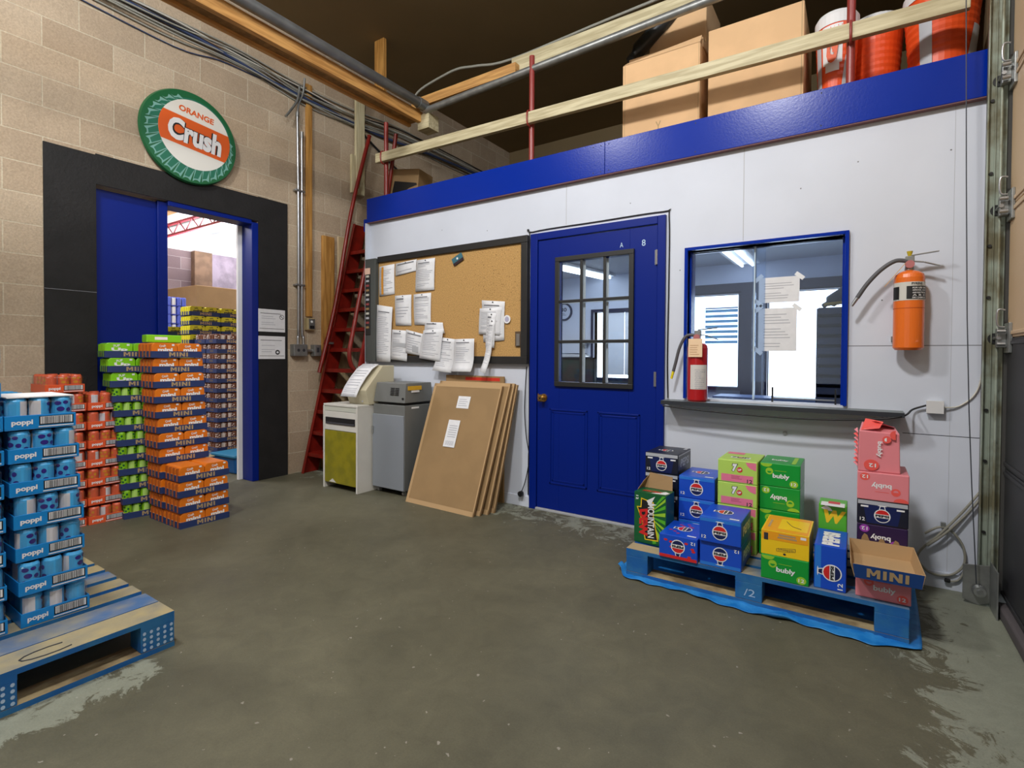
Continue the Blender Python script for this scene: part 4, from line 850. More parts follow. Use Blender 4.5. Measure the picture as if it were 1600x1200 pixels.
# leaning flattened boxes
def lean(label,x0,x1,yb,xt0,xt1,yt,zt,lab=False,dz=0):
    # front face corners bottom (x0,yb,0),(x1,yb,0) ; top (xt0,yt,zt),(xt1,yt,zt)
    t=thing('flattened_box',label,'cardboard',(0,0,0),0,'flattened boxes leaning on wall')
    a=Vector((x0,yb,0));b=Vector((x1,yb-.02,0));c_=Vector((xt1,yt,zt));d=Vector((xt0,yt,zt)); n_=(b-a).cross(d-a).normalized()
    th=.02; A=[a,b,c_,d]; B=[p-n_*th for p in A]
    B=[Vector((p.x,p.y,max(p.z,0))) for p in B]
    m=MB(); m.add(A+B,[(0,1,2,3),(7,6,5,4),(0,4,5,1),(1,5,6,2),(2,6,7,3),(3,7,4,0)],KRAFT)
    fr=Fr(a,(b-a),(d-a)); W_=(b-a).length; H_=(d-a).length; dd=(d-a).normalized().dot((b-a).normalized())
    P=lambda u,v:a+(b-a)*u+(d-a)*v+(c_-b-(d-a))*u*v+n_*.001
    def q(u0,v0,u1,v1,mt,l=0): m.add([P(u0,v0)+n_*l,P(u1,v0)+n_*l,P(u1,v1)+n_*l,P(u0,v1)+n_*l],[(0,1,2,3)],mt)
    m.build('board',t,bevel=.002)
    m=MB()
    for u0,v0,u1,v1 in ((0,.0,.035,1),(0,0,1,.035),(0,.975,1,1),(.985,0,1,1)): q(u0,v0,u1,v1,KRAFTIN)
    m.build('folded_edge',t)
    if lab:
        m=MB(); q(.42,.80,.60,.90,PAPER,.001); [q(.44,.82+.017*k,.57-.02*(k%2),.825+.017*k,INK,.002) for k in range(4)]; m.build('square_label',t)
        m=MB(); q(.36,.48,.53,.70,PAPER,.001); [q(.39,.56+.018*k,.51,.566+.018*k,INK,.002) for k in range(6)]
        for k in range(9): q(.385+k*.014,.495,.391+k*.014,.53,INK,.002)
        m.build('shipping_label',t)
lean('cardboard sheet leaning on wall, foremost, with two white labels',-3.09,-2.372,3.05,-3.05,-2.34,3.36,.965,True)
lean('cardboard sheet leaning on wall, directly behind the labelled one',-3.06,-2.345,3.10,-3.02,-2.285,3.395,.985)
lean('cardboard sheet leaning on wall, third from the front',-3.03,-2.315,3.16,-2.98,-2.262,3.42,.985)
lean('cardboard sheet leaning on wall, closest to the wall',-3.00,-2.30,3.22,-2.96,-2.25,3.44,.975)
m=MB(); m.box(-3.02,-2.40,3.468,3.484,.0,1.035,KRAFT); m.rect(FRONT(0,3.468,0),-2.80,.995,-2.44,1.022,mat('print_red',(206,52,34),.5)); m.build('flat_carton',label='cardboard panel with red print edge standing flat behind leaning sheets',cat='cardboard',bevel=.002)

# ================================================================ PALLETS
def pallet(label,loc,L_,D_,rz,mark=False):
    t=thing('pallet',label,'pallet',loc,rz,'blue wooden pallets')
    T_,B_=.145,.02
    bw=[.14,.13,.10,.10,.10,.10,.14] if D_>.9 else [.10]*6; nb=len(bw); ys=[]; gap=(D_-sum(bw))/(nb-1); y=-D_/2
    for k,w_ in enumerate(bw):
        ys.append(y); y+=w_+(.006 if (k==0 and D_>.9) else (gap*(nb-1)-.006)/(nb-2) if D_>.9 else gap)
    for k,w_ in enumerate(bw):
        y=ys[k]; m=MB(); m.box(-L_/2,L_/2,y,y+w_,T_-.02,T_,PAL_BLUE,{'top':[PAL_T1,PAL_T2,PAL_T1][k%3] if D_>.9 else PAL_TOP})
        if k==0 and mark: m.tube([(L_*.18+.08*math.cos(a/10),y+.05+.03*math.sin(a/10),T_+.0005) for a in range(10,60,5)],.003,INKD,6,1)
        m.build('deck_board',t,bevel=.003)
    for x in (-L_/2,0.0 if D_>.9 else -.06,L_/2-.12):
        m=MB(); m.box(x,x+.12,-D_/2,D_/2,T_-.04,T_-.02,PAL_BLUE); m.build('stringer_board',t)
        for y in (-D_/2,-.05,D_/2-.1):
            m=MB(); m.box(x,x+.12,y,y+.1,B_,T_-.04,PAL_BLUE)
            fr=Fr((x,y,B_),(1,0,0),(0,0,1))
            if y<-.1:
                if mark is False:
                    if abs(x+.06)<.001: m.text(fr,'/2',.04,.02,.09,.055,LT,.001,0)
                else: 
                    for q in range(5):
                        for s_ in range(4): m.disc(Fr((x,y,B_),(1,0,0),(0,0,1)),.012+.024*q,.012+.021*s_,.006,.007,LT,.001,8)
            m.build('block',t,bevel=.003)
        
    for y in (-D_/2,-.05,D_/2-.1):
        m=MB(); m.box(-L_/2,L_/2,y,y+.1,0,B_,PAL_WOOD,{'front':PAL_BLUE}); m.build('bottom_board',t,bevel=.003)
    return t
# left pallet: front edge faces +X, long side along Y
pallet('worn blue pallet in left foreground under pale blue can trays',(-2.83,.39,0),1.2,1.0,R(90),True)
pallet('blue pallet on tarp carrying mixed drink cartons',(-.43,3.09,.006),1.24,.76,0)
# tarp
TE=[(-1.12,2.76),(-1.05,2.67),(-.92,2.655),(-.74,2.665),(-.56,2.635),(-.38,2.625),(-.2,2.645),(-.1,2.635),(.06,2.62),(.235,2.69)]
m=MB(); NX,NY=90,26; q=random.Random(4); vs=[]
import mathutils
for j in range(NY+1):
    for i in range(NX+1):
        u=i/NX; v=j/NY
        x=-1.115+1.345*u; K=TE; j_=0
        while j_<len(K)-2 and x>K[j_+1][0]: j_+=1
        yf=K[j_][1]+(K[j_+1][1]-K[j_][1])*(x-K[j_][0])/(K[j_+1][0]-K[j_][0])+.006*math.sin(u*70); y=yf+(3.46-yf)*v**1.6
        x+=.03*(v*(u>.9))
        nz=mathutils.noise.noise(Vector((x*9,y*9,0)))
        hz=.002 if y>2.72 else .006+.012*max(0,nz)+ (.03*max(0,mathutils.noise.noise(Vector((x*5,3,1)))) if v==0 else 0)
        if u<.03 and v<.2: hz+=.03
        vs.append((x,y,hz))
m.add(vs,[(j*(NX+1)+i,j*(NX+1)+i+1,(j+1)*(NX+1)+i+1,(j+1)*(NX+1)+i) for j in range(NY) for i in range(NX)],TARP,True)
o=m.build('tarp',label='crumpled bright blue tarp lying under the drinks pallet',cat='tarp'); so=o.modifiers.new('s','SOLIDIFY'); so.thickness=.002; so.offset=1

# ================================================================ DRINK CARTONS
CB=mat('carton_blue',(20,76,196),.32); CBL2=mat('carton_blue_light',(40,120,214),.32); CN=mat('carton_black',(22,26,44),.35); CND=mat('carton_navy',(18,32,84),.35); SILV=mat('carton_silver',(176,180,188),.35)
CRED=mat('carton_red',(206,40,40),.35); CGR=mat('carton_green',(14,150,54),.3); CGRL=mat('carton_lime',(150,200,50),.35); C7=mat('carton_pale_lime',(178,214,96),.35); CPK=mat('carton_pink',(226,134,142),.4); CPR=mat('carton_coral',(236,92,84),.4)
CYL=mat('carton_yellow',(240,200,30),.35); CAM=mat('carton_amber',(236,160,30),.35); CDG=mat('carton_dark_green',(20,92,50),.35); CDL=mat('carton_mid_green',(84,176,44),.35); CPU=mat('carton_purple',(44,26,70),.35); CW2=mat('carton_white',(232,234,236),.4)
PKD=mat('pink_band',(226,120,150),.4)
def globe(m,fr,u,v,r,flip=False,l=.0008,rot=0):
    if rot:  # rotate frame
        c_,s_=math.cos(R(rot)),math.sin(R(rot)); fr=Fr(fr.p(u,v,0),fr.U*c_+fr.V*s_,fr.V*c_-fr.U*s_); u=v=0
    elif flip: fr=Fr(fr.p(u,v,0),-fr.U,-fr.V); u=v=0
    m.poly(fr,[(u-r*.6,v+r*1.46),(u-r*.3,v+r*1.40),(u-r*.42,v+r*.9),(u+r*.42,v+r*.9),(u+r*.3,v+r*1.40),(u+r*.6,v+r*1.46),(u+r*.3,v+r*1.52),(u-r*.3,v+r*1.52)],CW2,l)
    m.poly(fr,[(u-r*.2,v+r*1.38),(u-r*.32,v+r*.9),(u+r*.32,v+r*.9),(u+r*.2,v+r*1.38)],CND,l+.0003)
    m.disc(fr,u,v,r,r,CW2,l+.0004,28); m.band(fr,u,v,r*.88,.28,1,CRED,l+.0008); m.band(fr,u,v,r*.88,-1,-.34,CND,l+.0008)
    m.text(fr,'PEPSI',u-r*.82,v-r*.2,u+r*.82,v+r*.16,BLACK,l+.0012,.05)
def carton(kind,w_,d,h,up=False,flip=False):
    m=MB(); base={'pepsi':CB,'zero':CN,'cherry':CB,'dew':CDG,'dew2':CDL,'7up':C7,'green':CGR,'pink':CPK,'purple':CPU,'yellow':CYL}[kind]
    m.box(-w_/2,w_/2,-d/2,d/2,0,h,base); fr=Fr((0,-d/2,h/2),(1,0,0),(0,0,1)); tp=Fr((0,0,h),(1,0,0),(0,1,0)); rt=Fr((w_/2,0,h/2),(0,1,0),(0,0,1)); bd=.0034
    W2,H2=w_/2,h/2
    if flip: fr=Fr(fr.O,-fr.U,-fr.V)
    if kind in('pepsi','cherry'):
        if kind=='cherry':
            q=random.Random(9)
            for k in range(9): m.disc(fr,q.uniform(-.08,.08),q.uniform(-.04,.05),.010,.006,CRED,.0006,10)
            for k in range(8): m.disc(tp,q.uniform(-.08,.08),q.uniform(-.1,.1),.010,.006,CRED,.0006,10)
            fb=Fr((0,-d/2,h/2),(1,0,0),(0,0,1)); m.rect(fb,-W2+.003,-H2+.002,W2-.003,-H2+.018,CRED,.001)
        elif not up: m.rect(fr,-W2+bd,H2-.02,W2-bd,H2-bd,CBL2,.0006); m.rect(tp,-W2+bd,-d/2+bd,W2-bd,-d/2+.015,CBL2)
        else: m.rect(fr,-W2+bd,-H2+bd,-W2+.028,H2-bd,CBL2,.0006)
        if up:
            globe(m,fr,.008,-.02,.038,rot=90); m.text(fr,'12',.03,-H2+.01,.05,-H2+.04,CW2,rot=90)
            m.text(tp,'PEPSI',-.035,-d/2+.01,.035,-d/2+.22,CW2,.001,.07,rot=90)
        else:
            globe(m,fr,.0,-.006,.036); m.text(fr,'12',-W2+.012,-H2+.018,-W2+.034,-H2+.034,CW2)
            globe(m,tp,0,.0,.038,rot=90); m.rect(tp,W2-.06,-d/2+.025,W2-.015,-d/2+.04,CW2)
        m.text(rt,'PEPSI',-.09,-.02,.09,.03,CW2,.001,.05)
    elif kind=='zero':
        m.rect(fr,-W2+bd,H2-.022,W2-bd,H2-bd,SILV); m.poly(fr,[(-W2*.6,-H2+.006),(W2*.6,-H2+.006),(W2*.75,H2-.024),(-W2*.75,H2-.024)],CND,.0005)
        globe(m,fr,0,-.012,.032); m.text(fr,'12',-W2+.012,-H2+.014,-W2+.032,-H2+.03,CW2); m.rect(fr,-W2+.015,H2-.036,-W2+.045,H2-.028,CW2); m.rect(fr,W2-.045,H2-.038,W2-.015,H2-.03,CW2)
        globe(m,tp,0,-.02,.034,rot=90); m.rect(tp,W2-.03,.07,W2-.01,d/2-.01,SILV); m.text(rt,'PEPSI',-.09,-.02,.09,.03,SILV,.001,.05)
        m.rect(rt,-d/2+.004,H2-.012,d/2-.004,H2-.004,SILV)
    elif kind=='dew':
        for k in range(9):
            a0=R(58-k*16); a1=R(58-k*16-8); cx,cy=-.015,.02; L1=.16
            P=lambda a:(min(W2-.004,cx+L1*math.cos(a)),max(-H2+.004,min(H2-.004,cy+L1*math.sin(a))))
            m.poly(fr,[(cx,cy),P(a1),P(a0)],CGRL if k%2 else CDL,.0005+.0001*k)
        m.poly(fr,[(-.052,.112),(.022,.096),(.022,.02),(.05,-.118),(-.028,-.122),(-.046,-.02),(-.078,.06),(-.055,.062)],CYL,.0014)
        m.poly(fr,[(-.047,.106),(.017,.091),(.017,.02),(.044,-.112),(-.024,-.116),(-.041,-.02),(-.071,.056),(-.05,.057)],BLACK,.0017)
        m.text(fr,'DEW',-.062,-.105,-.012,.05,CRED,.0021,.07,rot=270,shear=-.25); m.text(fr,'MOUNTAIN',-.012,-.105,.026,.085,CW2,.0023,.02,rot=270,shear=-.1)
        m.text(fr,'12',-W2+.01,H2-.045,-W2+.024,H2-.02,CW2,rot=270); m.text(tp,'MTN DEW',-.06,-.03,.05,.0,CRED,.001,.05); m.poly(tp,[(.0,-d/2+.01),(.08,-.04),(.09,.0),(.06,.02)],CW2)
        m.poly(fr,[(-.02,.10),(.03,.13),(.01,.09),(.04,.085),(.0,.07)],CW2,.0026)
    elif kind=='dew2':
        m.text(fr,'W',-.045,.01,.05,.075,CYL,.001,.06,shear=.2); m.poly(fr,[(-.05,.08),(-.03,.095),(-.01,.085),(.0,.07),(-.03,.07)],CW2); m.rect(tp,-W2+.01,-.1,W2-.01,-.02,CW2); m.rect(tp,-.02,-.05,.03,.0,CRED,.001)
        m.poly(fr,[(-W2+.01,-.09),(W2-.01,-.05),(W2-.01,-.03),(-W2+.01,-.06)],CDG)
    elif kind=='7up':
        m.poly(fr,[(W2-.058,H2-.006),(W2-.05,H2-.024),(W2-.034,H2-.038),(W2-.014,H2-.045),(W2-.006,H2-.046),(W2-.006,H2-.006)],PKD,.0006); m.rect(fr,-W2+.018,-H2+.006,W2-.02,-H2+.045,PKD); m.lines(fr,-.03,-H2+.02,.03,-H2+.04,3,mat('ink_rose',(150,60,80),.5),.001)
        m.text(fr,'7',-.025,.0,-.002,.042,CW2,.0016,.09,shear=.1); m.text(fr,'7',-.028,-.002,.002,.044,BLACK,.001,.12,shear=.1); m.disc(fr,.012,.012,.014,.014,CRED,.0012); m.text(fr,'UP',.003,.006,.021,.018,CW2,.0016,.05)
        m.text(fr,'12',W2-.05,-H2+.006,W2-.024,-H2+.026,INKD,.0012); m.rect(tp,-.05,-.06,.05,-.02,CW2); m.disc(tp,.0,-.04,.02,.012,CRED,.001); m.text(tp,'7UP',-.045,-.055,.045,-.025,INKD,.0014); m.rect(tp,-W2+.01,.06,0,d/2-.01,PKD)
    elif kind in('green','pink','purple'):
        ac={'green':CGRL,'pink':CPR,'purple':mat('bubbly_violet',(150,60,170),.4)}[kind]
        m.disc(fr,-.05,.018,.018,.018,ac,.0006,20); m.disc(fr,-.05,.018,.010,.010,base,.001,16,180,360)
        m.disc(fr,W2-.03,-H2+.022,.02,.018,ac,.0006,20); m.text(fr,'12',W2-.042,-H2+.014,W2-.018,-H2+.03,CW2,.0012)
        m.disc(fr,-W2+.03,H2-.004,.028,.018,ac,.0006,16,180,360) if kind!='purple' else None
        m.text(fr,'bubly',-.034,-.022,.045,.008,CW2,.0012,.03); m.rect(fr,-.025,.022,.03,.024,ac)
        m.text(tp,'bubly',-.05,-.05,.03,-.0,CW2,.001,.03); m.rect(tp,.05,-.1,.07,.1,ac)
        if kind=='purple':
            for u,v in ((-.055,.012),(.0,.012),(.065,.0)): m.poly(fr,[(u-.018,v+.016),(u-.004,v+.02),(u+.016,v+.014),(u+.012,v-.002),(u+.004,v-.018),(u-.008,v-.012)],KRAFT,.0016)
    elif kind=='yellow':
        m.rect(fr,-W2+.004,H2-.042,W2-.004,H2-.003,CAM); m.rect(fr,-.03,H2-.03,.05,H2-.022,KRAFTPR,.001); m.rect(fr,-.025,H2-.018,.045,H2-.010,KRAFTPR,.001)
        m.rect(fr,-W2+.012,H2-.045,-W2+.03,H2-.012,INKD,.001); m.rect(fr,W2-.035,H2-.02,W2-.012,H2-.008,CW2,.001)
        m.poly(fr,[(-.035,-.022),(.045,-.01),(.045,-.026),(.01,-.032),(-.033,-.036)],INKD,.0008); m.poly(fr,[(-.033,-.0235),(.043,-.012),(.043,-.025),(.009,-.0305),(-.031,-.0345)],CYL,.0011); m.text(fr,'Schweppes',-.028,-.031,.038,-.016,INKD,.0015,.0,rot=6); m.disc(fr,.0,-.044,.006,.005,INKD,.001)
        m.rect(tp,-W2+.006,-d/2+.006,W2-.006,d/2-.006,CAM,.0006); m.rect(tp,-.035,-.09,W2-.012,.09,CYL,.001); m.tube([(-.01,.05,h+.002),(.02,-.02,h+.002),(.06,-.05,h+.002)],.0015,INKD,6); m.rect(tp,-W2+.02,-.08,-W2+.03,.05,KRAFTPR,.001)
    return m
def put(kind,label,cx,yf,z,w_,h,d=.27,rz=0,name='drink_carton',group='drink cartons on right pallet',**k):
    o=carton(kind,w_,d,h,**k).build(name,label=label,cat='drink carton',group=group,bevel=.004); ang=R(rz)
    o.location=(cx+ (d/2)*-math.sin(ang),yf+(d/2)*math.cos(ang),z); o.rotation_euler=(0,0,ang); return o
PZ=.1512
# front row
put('cherry','blue cola carton with red cherries and red foot, front left of pallet',-.767,2.70,PZ,.197,.122,.26,flip=True)
put('pepsi','bright blue cola carton, lower of front pair, printed upside down',-.561,2.71,PZ,.197,.124,flip=True)
put('pepsi','bright blue cola carton, upper of front pair beside cherry one',-.561,2.695,PZ+.125,.197,.124)
# dew upright, with torn flap
o=put('dew','tall green soda carton standing open with torn brown flap, pallet left end',-.962,2.835,PZ,.185,.285,.125,rz=-3,up=True)
fl=MB(); fl.add([(-.09,.055,.287),(.085,.055,.287),(.075,.085,.36),(-.06,.085,.372)],[(0,1,2,3)],KRAFT); fl.add([(-.09,-.02,.287),(-.09,.055,.287),(-.06,.085,.36),(-.075,.03,.33)],[(0,1,2,3)],KRAFT)
f2=fl.build('torn_flap',o); so=f2.modifiers.new('s','SOLIDIFY'); so.thickness=.002
for k in range(3): put('pepsi',['bright blue cola carton, lowest of rear stack of three','bright blue cola carton, middle of rear stack of three','bright blue cola carton, topmost of rear stack of three'][k],-.752,3.0,PZ+.125*k,.197,.124)
for k in range(4): put('zero',['black cola carton, lowest in stack behind the tall green carton','black cola carton, second up behind the tall green carton','black cola carton just above the torn flap','black cola carton crowning stack beside the blue door'][k],-.965,3.04,PZ+.12*k,.197,.119)
for k in range(4): put('7up',['pale lime and pink carton, lowest of its stack','pale lime and pink carton, second up, mostly behind blue cartons','pale lime and pink carton directly under the topmost lime one','pale lime and pink carton, topmost of its stack'][k],-.539,3.0,PZ+.1235*k,.199,.1225)
put('green','glossy green sparkling water carton under the yellow one, front row',-.277,2.715,PZ,.20,.114,.285)
put('yellow','yellow and amber tonic carton on the front green carton',-.278,2.72,PZ+.115,.20,.114,.28)
for k in range(4): put('green',['glossy green water carton, lowest of rear green stack','glossy green water carton, second up in rear green stack','glossy green water carton printed upside down, just above yellow','glossy green water carton with crumpled corner, topmost of rear stack'][k],-.337,3.035,PZ+.1235*k,.19,.1225,.25,flip=(k==2))
put('pepsi','blue cola carton standing on end beside the yellow carton',-.0965,2.735,PZ,.125,.20,.27,up=True)
put('pepsi','blue cola carton lying behind the one stood on end',-.0985,3.02,PZ,.12,.115,.25)
put('dew2','bright green soda carton with yellow W, behind the blue one on end',-.0985,3.02,PZ+.116,.12,.205,.13)
# right stack
put('pink','pink sparkling water carton under the empty tray',.099,2.745,PZ,.197,.108,.25)
put('purple','dark purple water carton, bottom of the far right stack',.101,3.0,PZ,.197,.128,.26)
put('purple','dark purple water carton with torn front, behind empty tray',.101,3.0,PZ+.129,.197,.128,.26,flip=True)
put('zero','black cola carton midway up the far right stack',.101,3.0,PZ+.258,.199,.116,.26)
put('pink','pink water carton lying upside down below the crumpled one',.101,2.995,PZ+.375,.20,.132,.26,flip=True)
# crumpled pink upright
m=MB(); q=random.Random(6)
def crumple():
    w_,d,h=.17,.13,.205; nx,ny,nz=6,4,8; bm=bmesh.new()
    m=carton('pink',w_,d,h); return m
o=MB(); w_,d,h=.165,.13,.205
o.hexa([(-w_/2,-d/2,0),(w_/2,-d/2,0),(w_/2,d/2,0),(-w_/2,d/2,0)],[(-w_/2+.002,-d/2+.005,h-.012),(w_/2-.004,-d/2+.01,h-.018),(w_/2-.01,d/2,h),(-w_/2+.02,d/2,h+.02)],CPK)
fr=Fr((0,-d/2,h/2),(1,0,0),(0,.01,1))
o.disc(fr,.028,.055,.017,.017,CPR,.0035); o.disc(fr,.028,.055,.009,.009,CW2,.004,12,90,270); o.disc(fr,.062,.078,.022,.022,CPR,.0036,16,90,270); o.text(fr,'bubly',-.012,-.03,.012,.045,CW2,.0045,.03,rot=270); o.disc(fr,-.03,-.07,.03,.026,CPR,.0032); o.text(fr,'12',-.04,-.08,-.012,-.062,CW2,.0045,rot=180)
for k in range(9):
    a=-.08+.0*k; z0=.02+k*.02; o.add([(-w_/2-.001,-d/2+.003,z0),(-w_/2-.014-.006*q.random(),-.02,z0+.012),(-w_/2-.001,d/2-.01,z0+.004),(-w_/2-.002,-.01,z0+.022)],[(0,1,2,3)],CPR if k%2 else CPK)
o.add([(-w_/2+.01,-.05,h-.01),(-.0,-.06,h+.004),(.02,.0,h+.03),(-.05,.03,h+.04)],[(0,1,2,3)],CPR); o.add([(-w_/2+.02,d/2,h+.018),(-.01,-.02,h+.034),(.06,.0,h+.006),(w_/2-.01,d/2,h+.001)],[(0,1,2,3)],CPK)
ob=o.build('drink_carton',loc=(.082,3.075,PZ+.508),rot=(0,0,R(3)),label='crumpled pink water carton on end, topmost of far right stack',cat='drink carton',group='drink cartons on right pallet',bevel=.004)

# ================================================================ FLATS (trays of minis)
MINI_P=[[(0,0),(0,1),(.085,1),(.15,.55),(.215,1),(.30,1),(.30,0),(.225,0),(.225,.62),(.175,.25),(.125,.25),(.075,.62),(.075,0)],
 [(.36,0),(.44,0),(.44,1),(.36,1)],[(.50,0),(.50,1),(.585,1),(.70,.42),(.70,1),(.78,1),(.78,0),(.695,0),(.58,.58),(.58,0)],[(.84,0),(.92,0),(.92,1),(.84,1)]]
def mini_letters(m,fr,u0,v0,u1,v1,mt,l=.001):
    for P_ in MINI_P: m.poly(fr,[(u0+(u1-u0)*x/.92,v0+(v1-v0)*y) for x,y in P_],mt,l)
def tray_mesh(L_,D_,H_,outm,printm,s='MINI',inner=KRAFTIN,side=True):
    m=MB(); t_=.003; x,y=L_/2,D_/2
    m.box(-x,x,-y,y,0,t_,outm,{'top':inner})
    for (a,b,c_,d,fc) in ((-x,x,-y,-y+t_,'back'),(-x,x,y-t_,y,'front'),(-x,-x+t_,-y+t_,y-t_,'right'),(x-t_,x,-y+t_,y-t_,'left')):
        m.box(a,b,c_,d,t_,H_,outm,{fc:inner,'top':inner})
    fr=Fr((0,-y,0),(1,0,0),(0,0,1)); mini_letters(m,fr,-.058,H_*.18,.066,H_*.84,printm)
    if side:
        fl=Fr((-x,0,0),(0,-1,0),(0,0,1)); mini_letters(m,fl,-.032,H_*.25,.038,H_*.78,KDULL)
    return m
def can_mb(body,top=STEEL,h=.1,r=.0275,seg=14,panel=None,spot=None):
    m=MB()
    def mf(i,k):
        if panel and 1<=i<=4 and k in (0,1,2,3): return panel
        return None
    m.lathe([(r*.8,0),(r,.006),(r,h*.3),(r,h*.52),(r,h*.72),(r,h-.012),(r*.84,h-.002),(r*.84,h)],body,seg,mfun=mf); m.cyl((0,0,h-.003),(0,0,h-.0028),r*.82,r*.82,top,seg)
    if spot:
        for a,z,ra,rz in ((125,.78,20,.07),(168,.80,16,.06),(140,.58,22,.08),(185,.55,15,.07),(120,.38,14,.06),(160,.34,20,.08),(215,.70,14,.08),(225,.42,16,.07)):
            m.add([((r+.0008)*math.cos(R(a+ra*math.cos(t))),(r+.0008)*math.sin(R(a+ra*math.cos(t))),h*(z+rz*math.sin(t))) for t in [2*math.pi*j/12 for j in range(12)]]+[((r+.0008)*math.cos(R(a)),(r+.0008)*math.sin(R(a)),h*z)],[(j,(j+1)%12,12) for j in range(12)],spot,True)
    return m
ORC=mat('mini_orange',(222,118,22),.35); ORD=mat('mini_orange_can',(176,86,24),.35); GRC=mat('mini_green',(130,204,30),.35); GRC2=mat('mini_green_can',(130,190,30),.35); YLC=mat('mini_yellow',(214,206,40),.35); GRP=mat('mini_green_pale',(176,216,110),.35); BRC=mat('mini_brown_can',(112,66,44),.35); BRW=mat('mini_brown_white',(216,206,200),.35)
def carton_mini(body,canm,textm,small,left=False,word='mini'):
    m=MB(); w_,d,h=.162,.222,.1
    fr=Fr((0,-d/2,.004),(1,0,0),(0,0,1)); e=.022
    m.prism(fr,[(-w_/2,0),(w_/2,0),(w_/2,h-e*.9),(w_/2-e*.35,h-e*.25),(w_/2-e,h),(-w_/2+e,h),(-w_/2+e*.35,h-e*.25),(-w_/2,h-e*.9)],-d,0,body)
    m.text(fr,word,-.045,.036,.05,.066,textm,.001,.05); m.text(fr,small,-.035,.071,.005,.088,textm,.001,.03,rot=8); m.rect(fr,.045,.08,.062,.092,textm,.001)
    if left:
        for k in range(4): m.cyl((-w_/2+.02,-d/2+.03+k*.054,.004),(-w_/2+.02,-d/2+.03+k*.054,.094),.0265,.0265,canm,12)
    return m
def proto_flat(name,style,label):
    t=thing(name,label,'drink flat')
    tray_mesh(.336,.232,.046,NAVY,KRAFTPR).build('tray',t,bevel=.002)
    if style=='orange':
        carton_mini(ORC,ORD,CW2,'Crush',True).build('mini_carton',t,bevel=.003,loc=(-.083,0,0)); carton_mini(ORC,ORD,CW2,'Crush').build('mini_carton',t,bevel=.003,loc=(.083,0,0))
    elif style=='greenbox':
        carton_mini(GRC,GRC2,CW2,'7UP',True,'Up').build('mini_carton',t,bevel=.003,loc=(-.083,0,0)); carton_mini(GRC,GRC2,CW2,'7UP',word='Up').build('mini_carton',t,bevel=.003,loc=(.083,0,0))
    elif style=='yellow':
        carton_mini(YLC,YLC,INKD,'tonic',True).build('mini_carton',t,bevel=.003,loc=(-.083,0,0)); carton_mini(YLC,YLC,INKD,'tonic').build('mini_carton',t,bevel=.003,loc=(.083,0,0))
    else:
        cm=can_mb(GRC2 if style=='green' else BRC,panel=GRP if style=='green' else BRW,spot=CDG if style=='green' else BRW); first=None; q=random.Random(1)
        for i in range(6):
            for j in range(4):
                if 0<i<5 and 0<j<3: continue
                if first is None: first=cm.build('can',t); c_=first
                else: c_=first.copy(); C.objects.link(c_); c_.parent=t
                c_.location=(-.1375+.055*i,-.0825+.055*j,.003); c_.rotation_euler=(0,0,q.uniform(0,6.28))
    return t
ORD_=['lowest','second','third','fourth','fifth','sixth','seventh','eighth','ninth','tenth','eleventh','twelfth','thirteenth','fourteenth','fifteenth','sixteenth']
used={}
def flats(style,n,x,y,z0,rz,what,where,group,drift=(0,0),pitch=.107,jit=.004,start=0):
    q=random.Random(hash(where)%97 if False else len(where))
    for k in range(n):
        lab_='%s, %s level up in %s'%(what,ORD_[k+start],where) if k+start>0 else '%s, lowest in %s'%(what,where)
        if style not in used: used[style]=proto_flat('mini_can_flat',style,lab_); o=used[style]
        else: o=copy_tree(used[style]); o['label']=lab_
        o['group']=group; f_=k/max(1,n-1)
        o.location=(x+drift[0]*f_+q.uniform(-jit,jit),y+drift[1]*f_+q.uniform(-jit,jit),z0+k*pitch); o.rotation_euler=(0,0,R(rz)+q.uniform(-.015,.015))
flats('orange',4,-3.965,1.838,0,90,'flat of orange mini cans','short front stack','orange mini flats')
flats('orange',12,-4.20,1.838,0,90,'flat of orange mini cans','tall orange stack','orange mini flats',drift=(0,-.07))
flats('green',9,-4.50,1.725,0,83,'flat of green mini cans','tall green stack','green mini flats',drift=(-.01,-.06))
flats('greenbox',3,-4.51,1.65,.107*9,83,'flat of boxed green minis','tall green stack','green mini flats',drift=(0,-.03),start=9)
m=MB(); m.box(-.11,.11,-.05,.05,0,.055,GRC); m.rect(Fr((.0,-.05,0),(1,0,0),(0,0,1)),-.06,.02,.02,.04,CW2,.001); m.build('mini_carton_pack',loc=(-4.22,1.72,1.285),rot=(0,0,R(85)),label='loose green carton lying on top of tall orange stack',cat='drink carton',bevel=.006)
# warehouse side
pallet('dark blue pallet under brown mini cans inside the warehouse',(-6.05,3.2,0),1.2,1.0,R(90))
for c in range(2):
    flats('brown',12,-5.87,3.04+c*.34,.146,90,'brown mini can flat','the %s brown column'%['nearest','farther right'][c],'brown mini flats')
flats('brown',12,-6.12,3.04,.146,90,'brown mini can flat','the rear brown column','brown mini flats')
flats('yellow',15,-6.37,3.0,.146,90,'yellow mini carton flat','tall yellow stack behind the brown one','yellow mini flats')
flats('yellow',15,-6.37,3.345,.146,90,'yellow mini carton flat','tall yellow stack nearest the doorway jamb','yellow mini flats')
pallet('blue pallet far inside the warehouse under yellow flats',(-7.25,3.3,0),1.2,1.0,R(90))
flats('yellow',13,-7.0,3.03,.146,90,'yellow mini carton flat','short yellow stack at back','yellow mini flats')
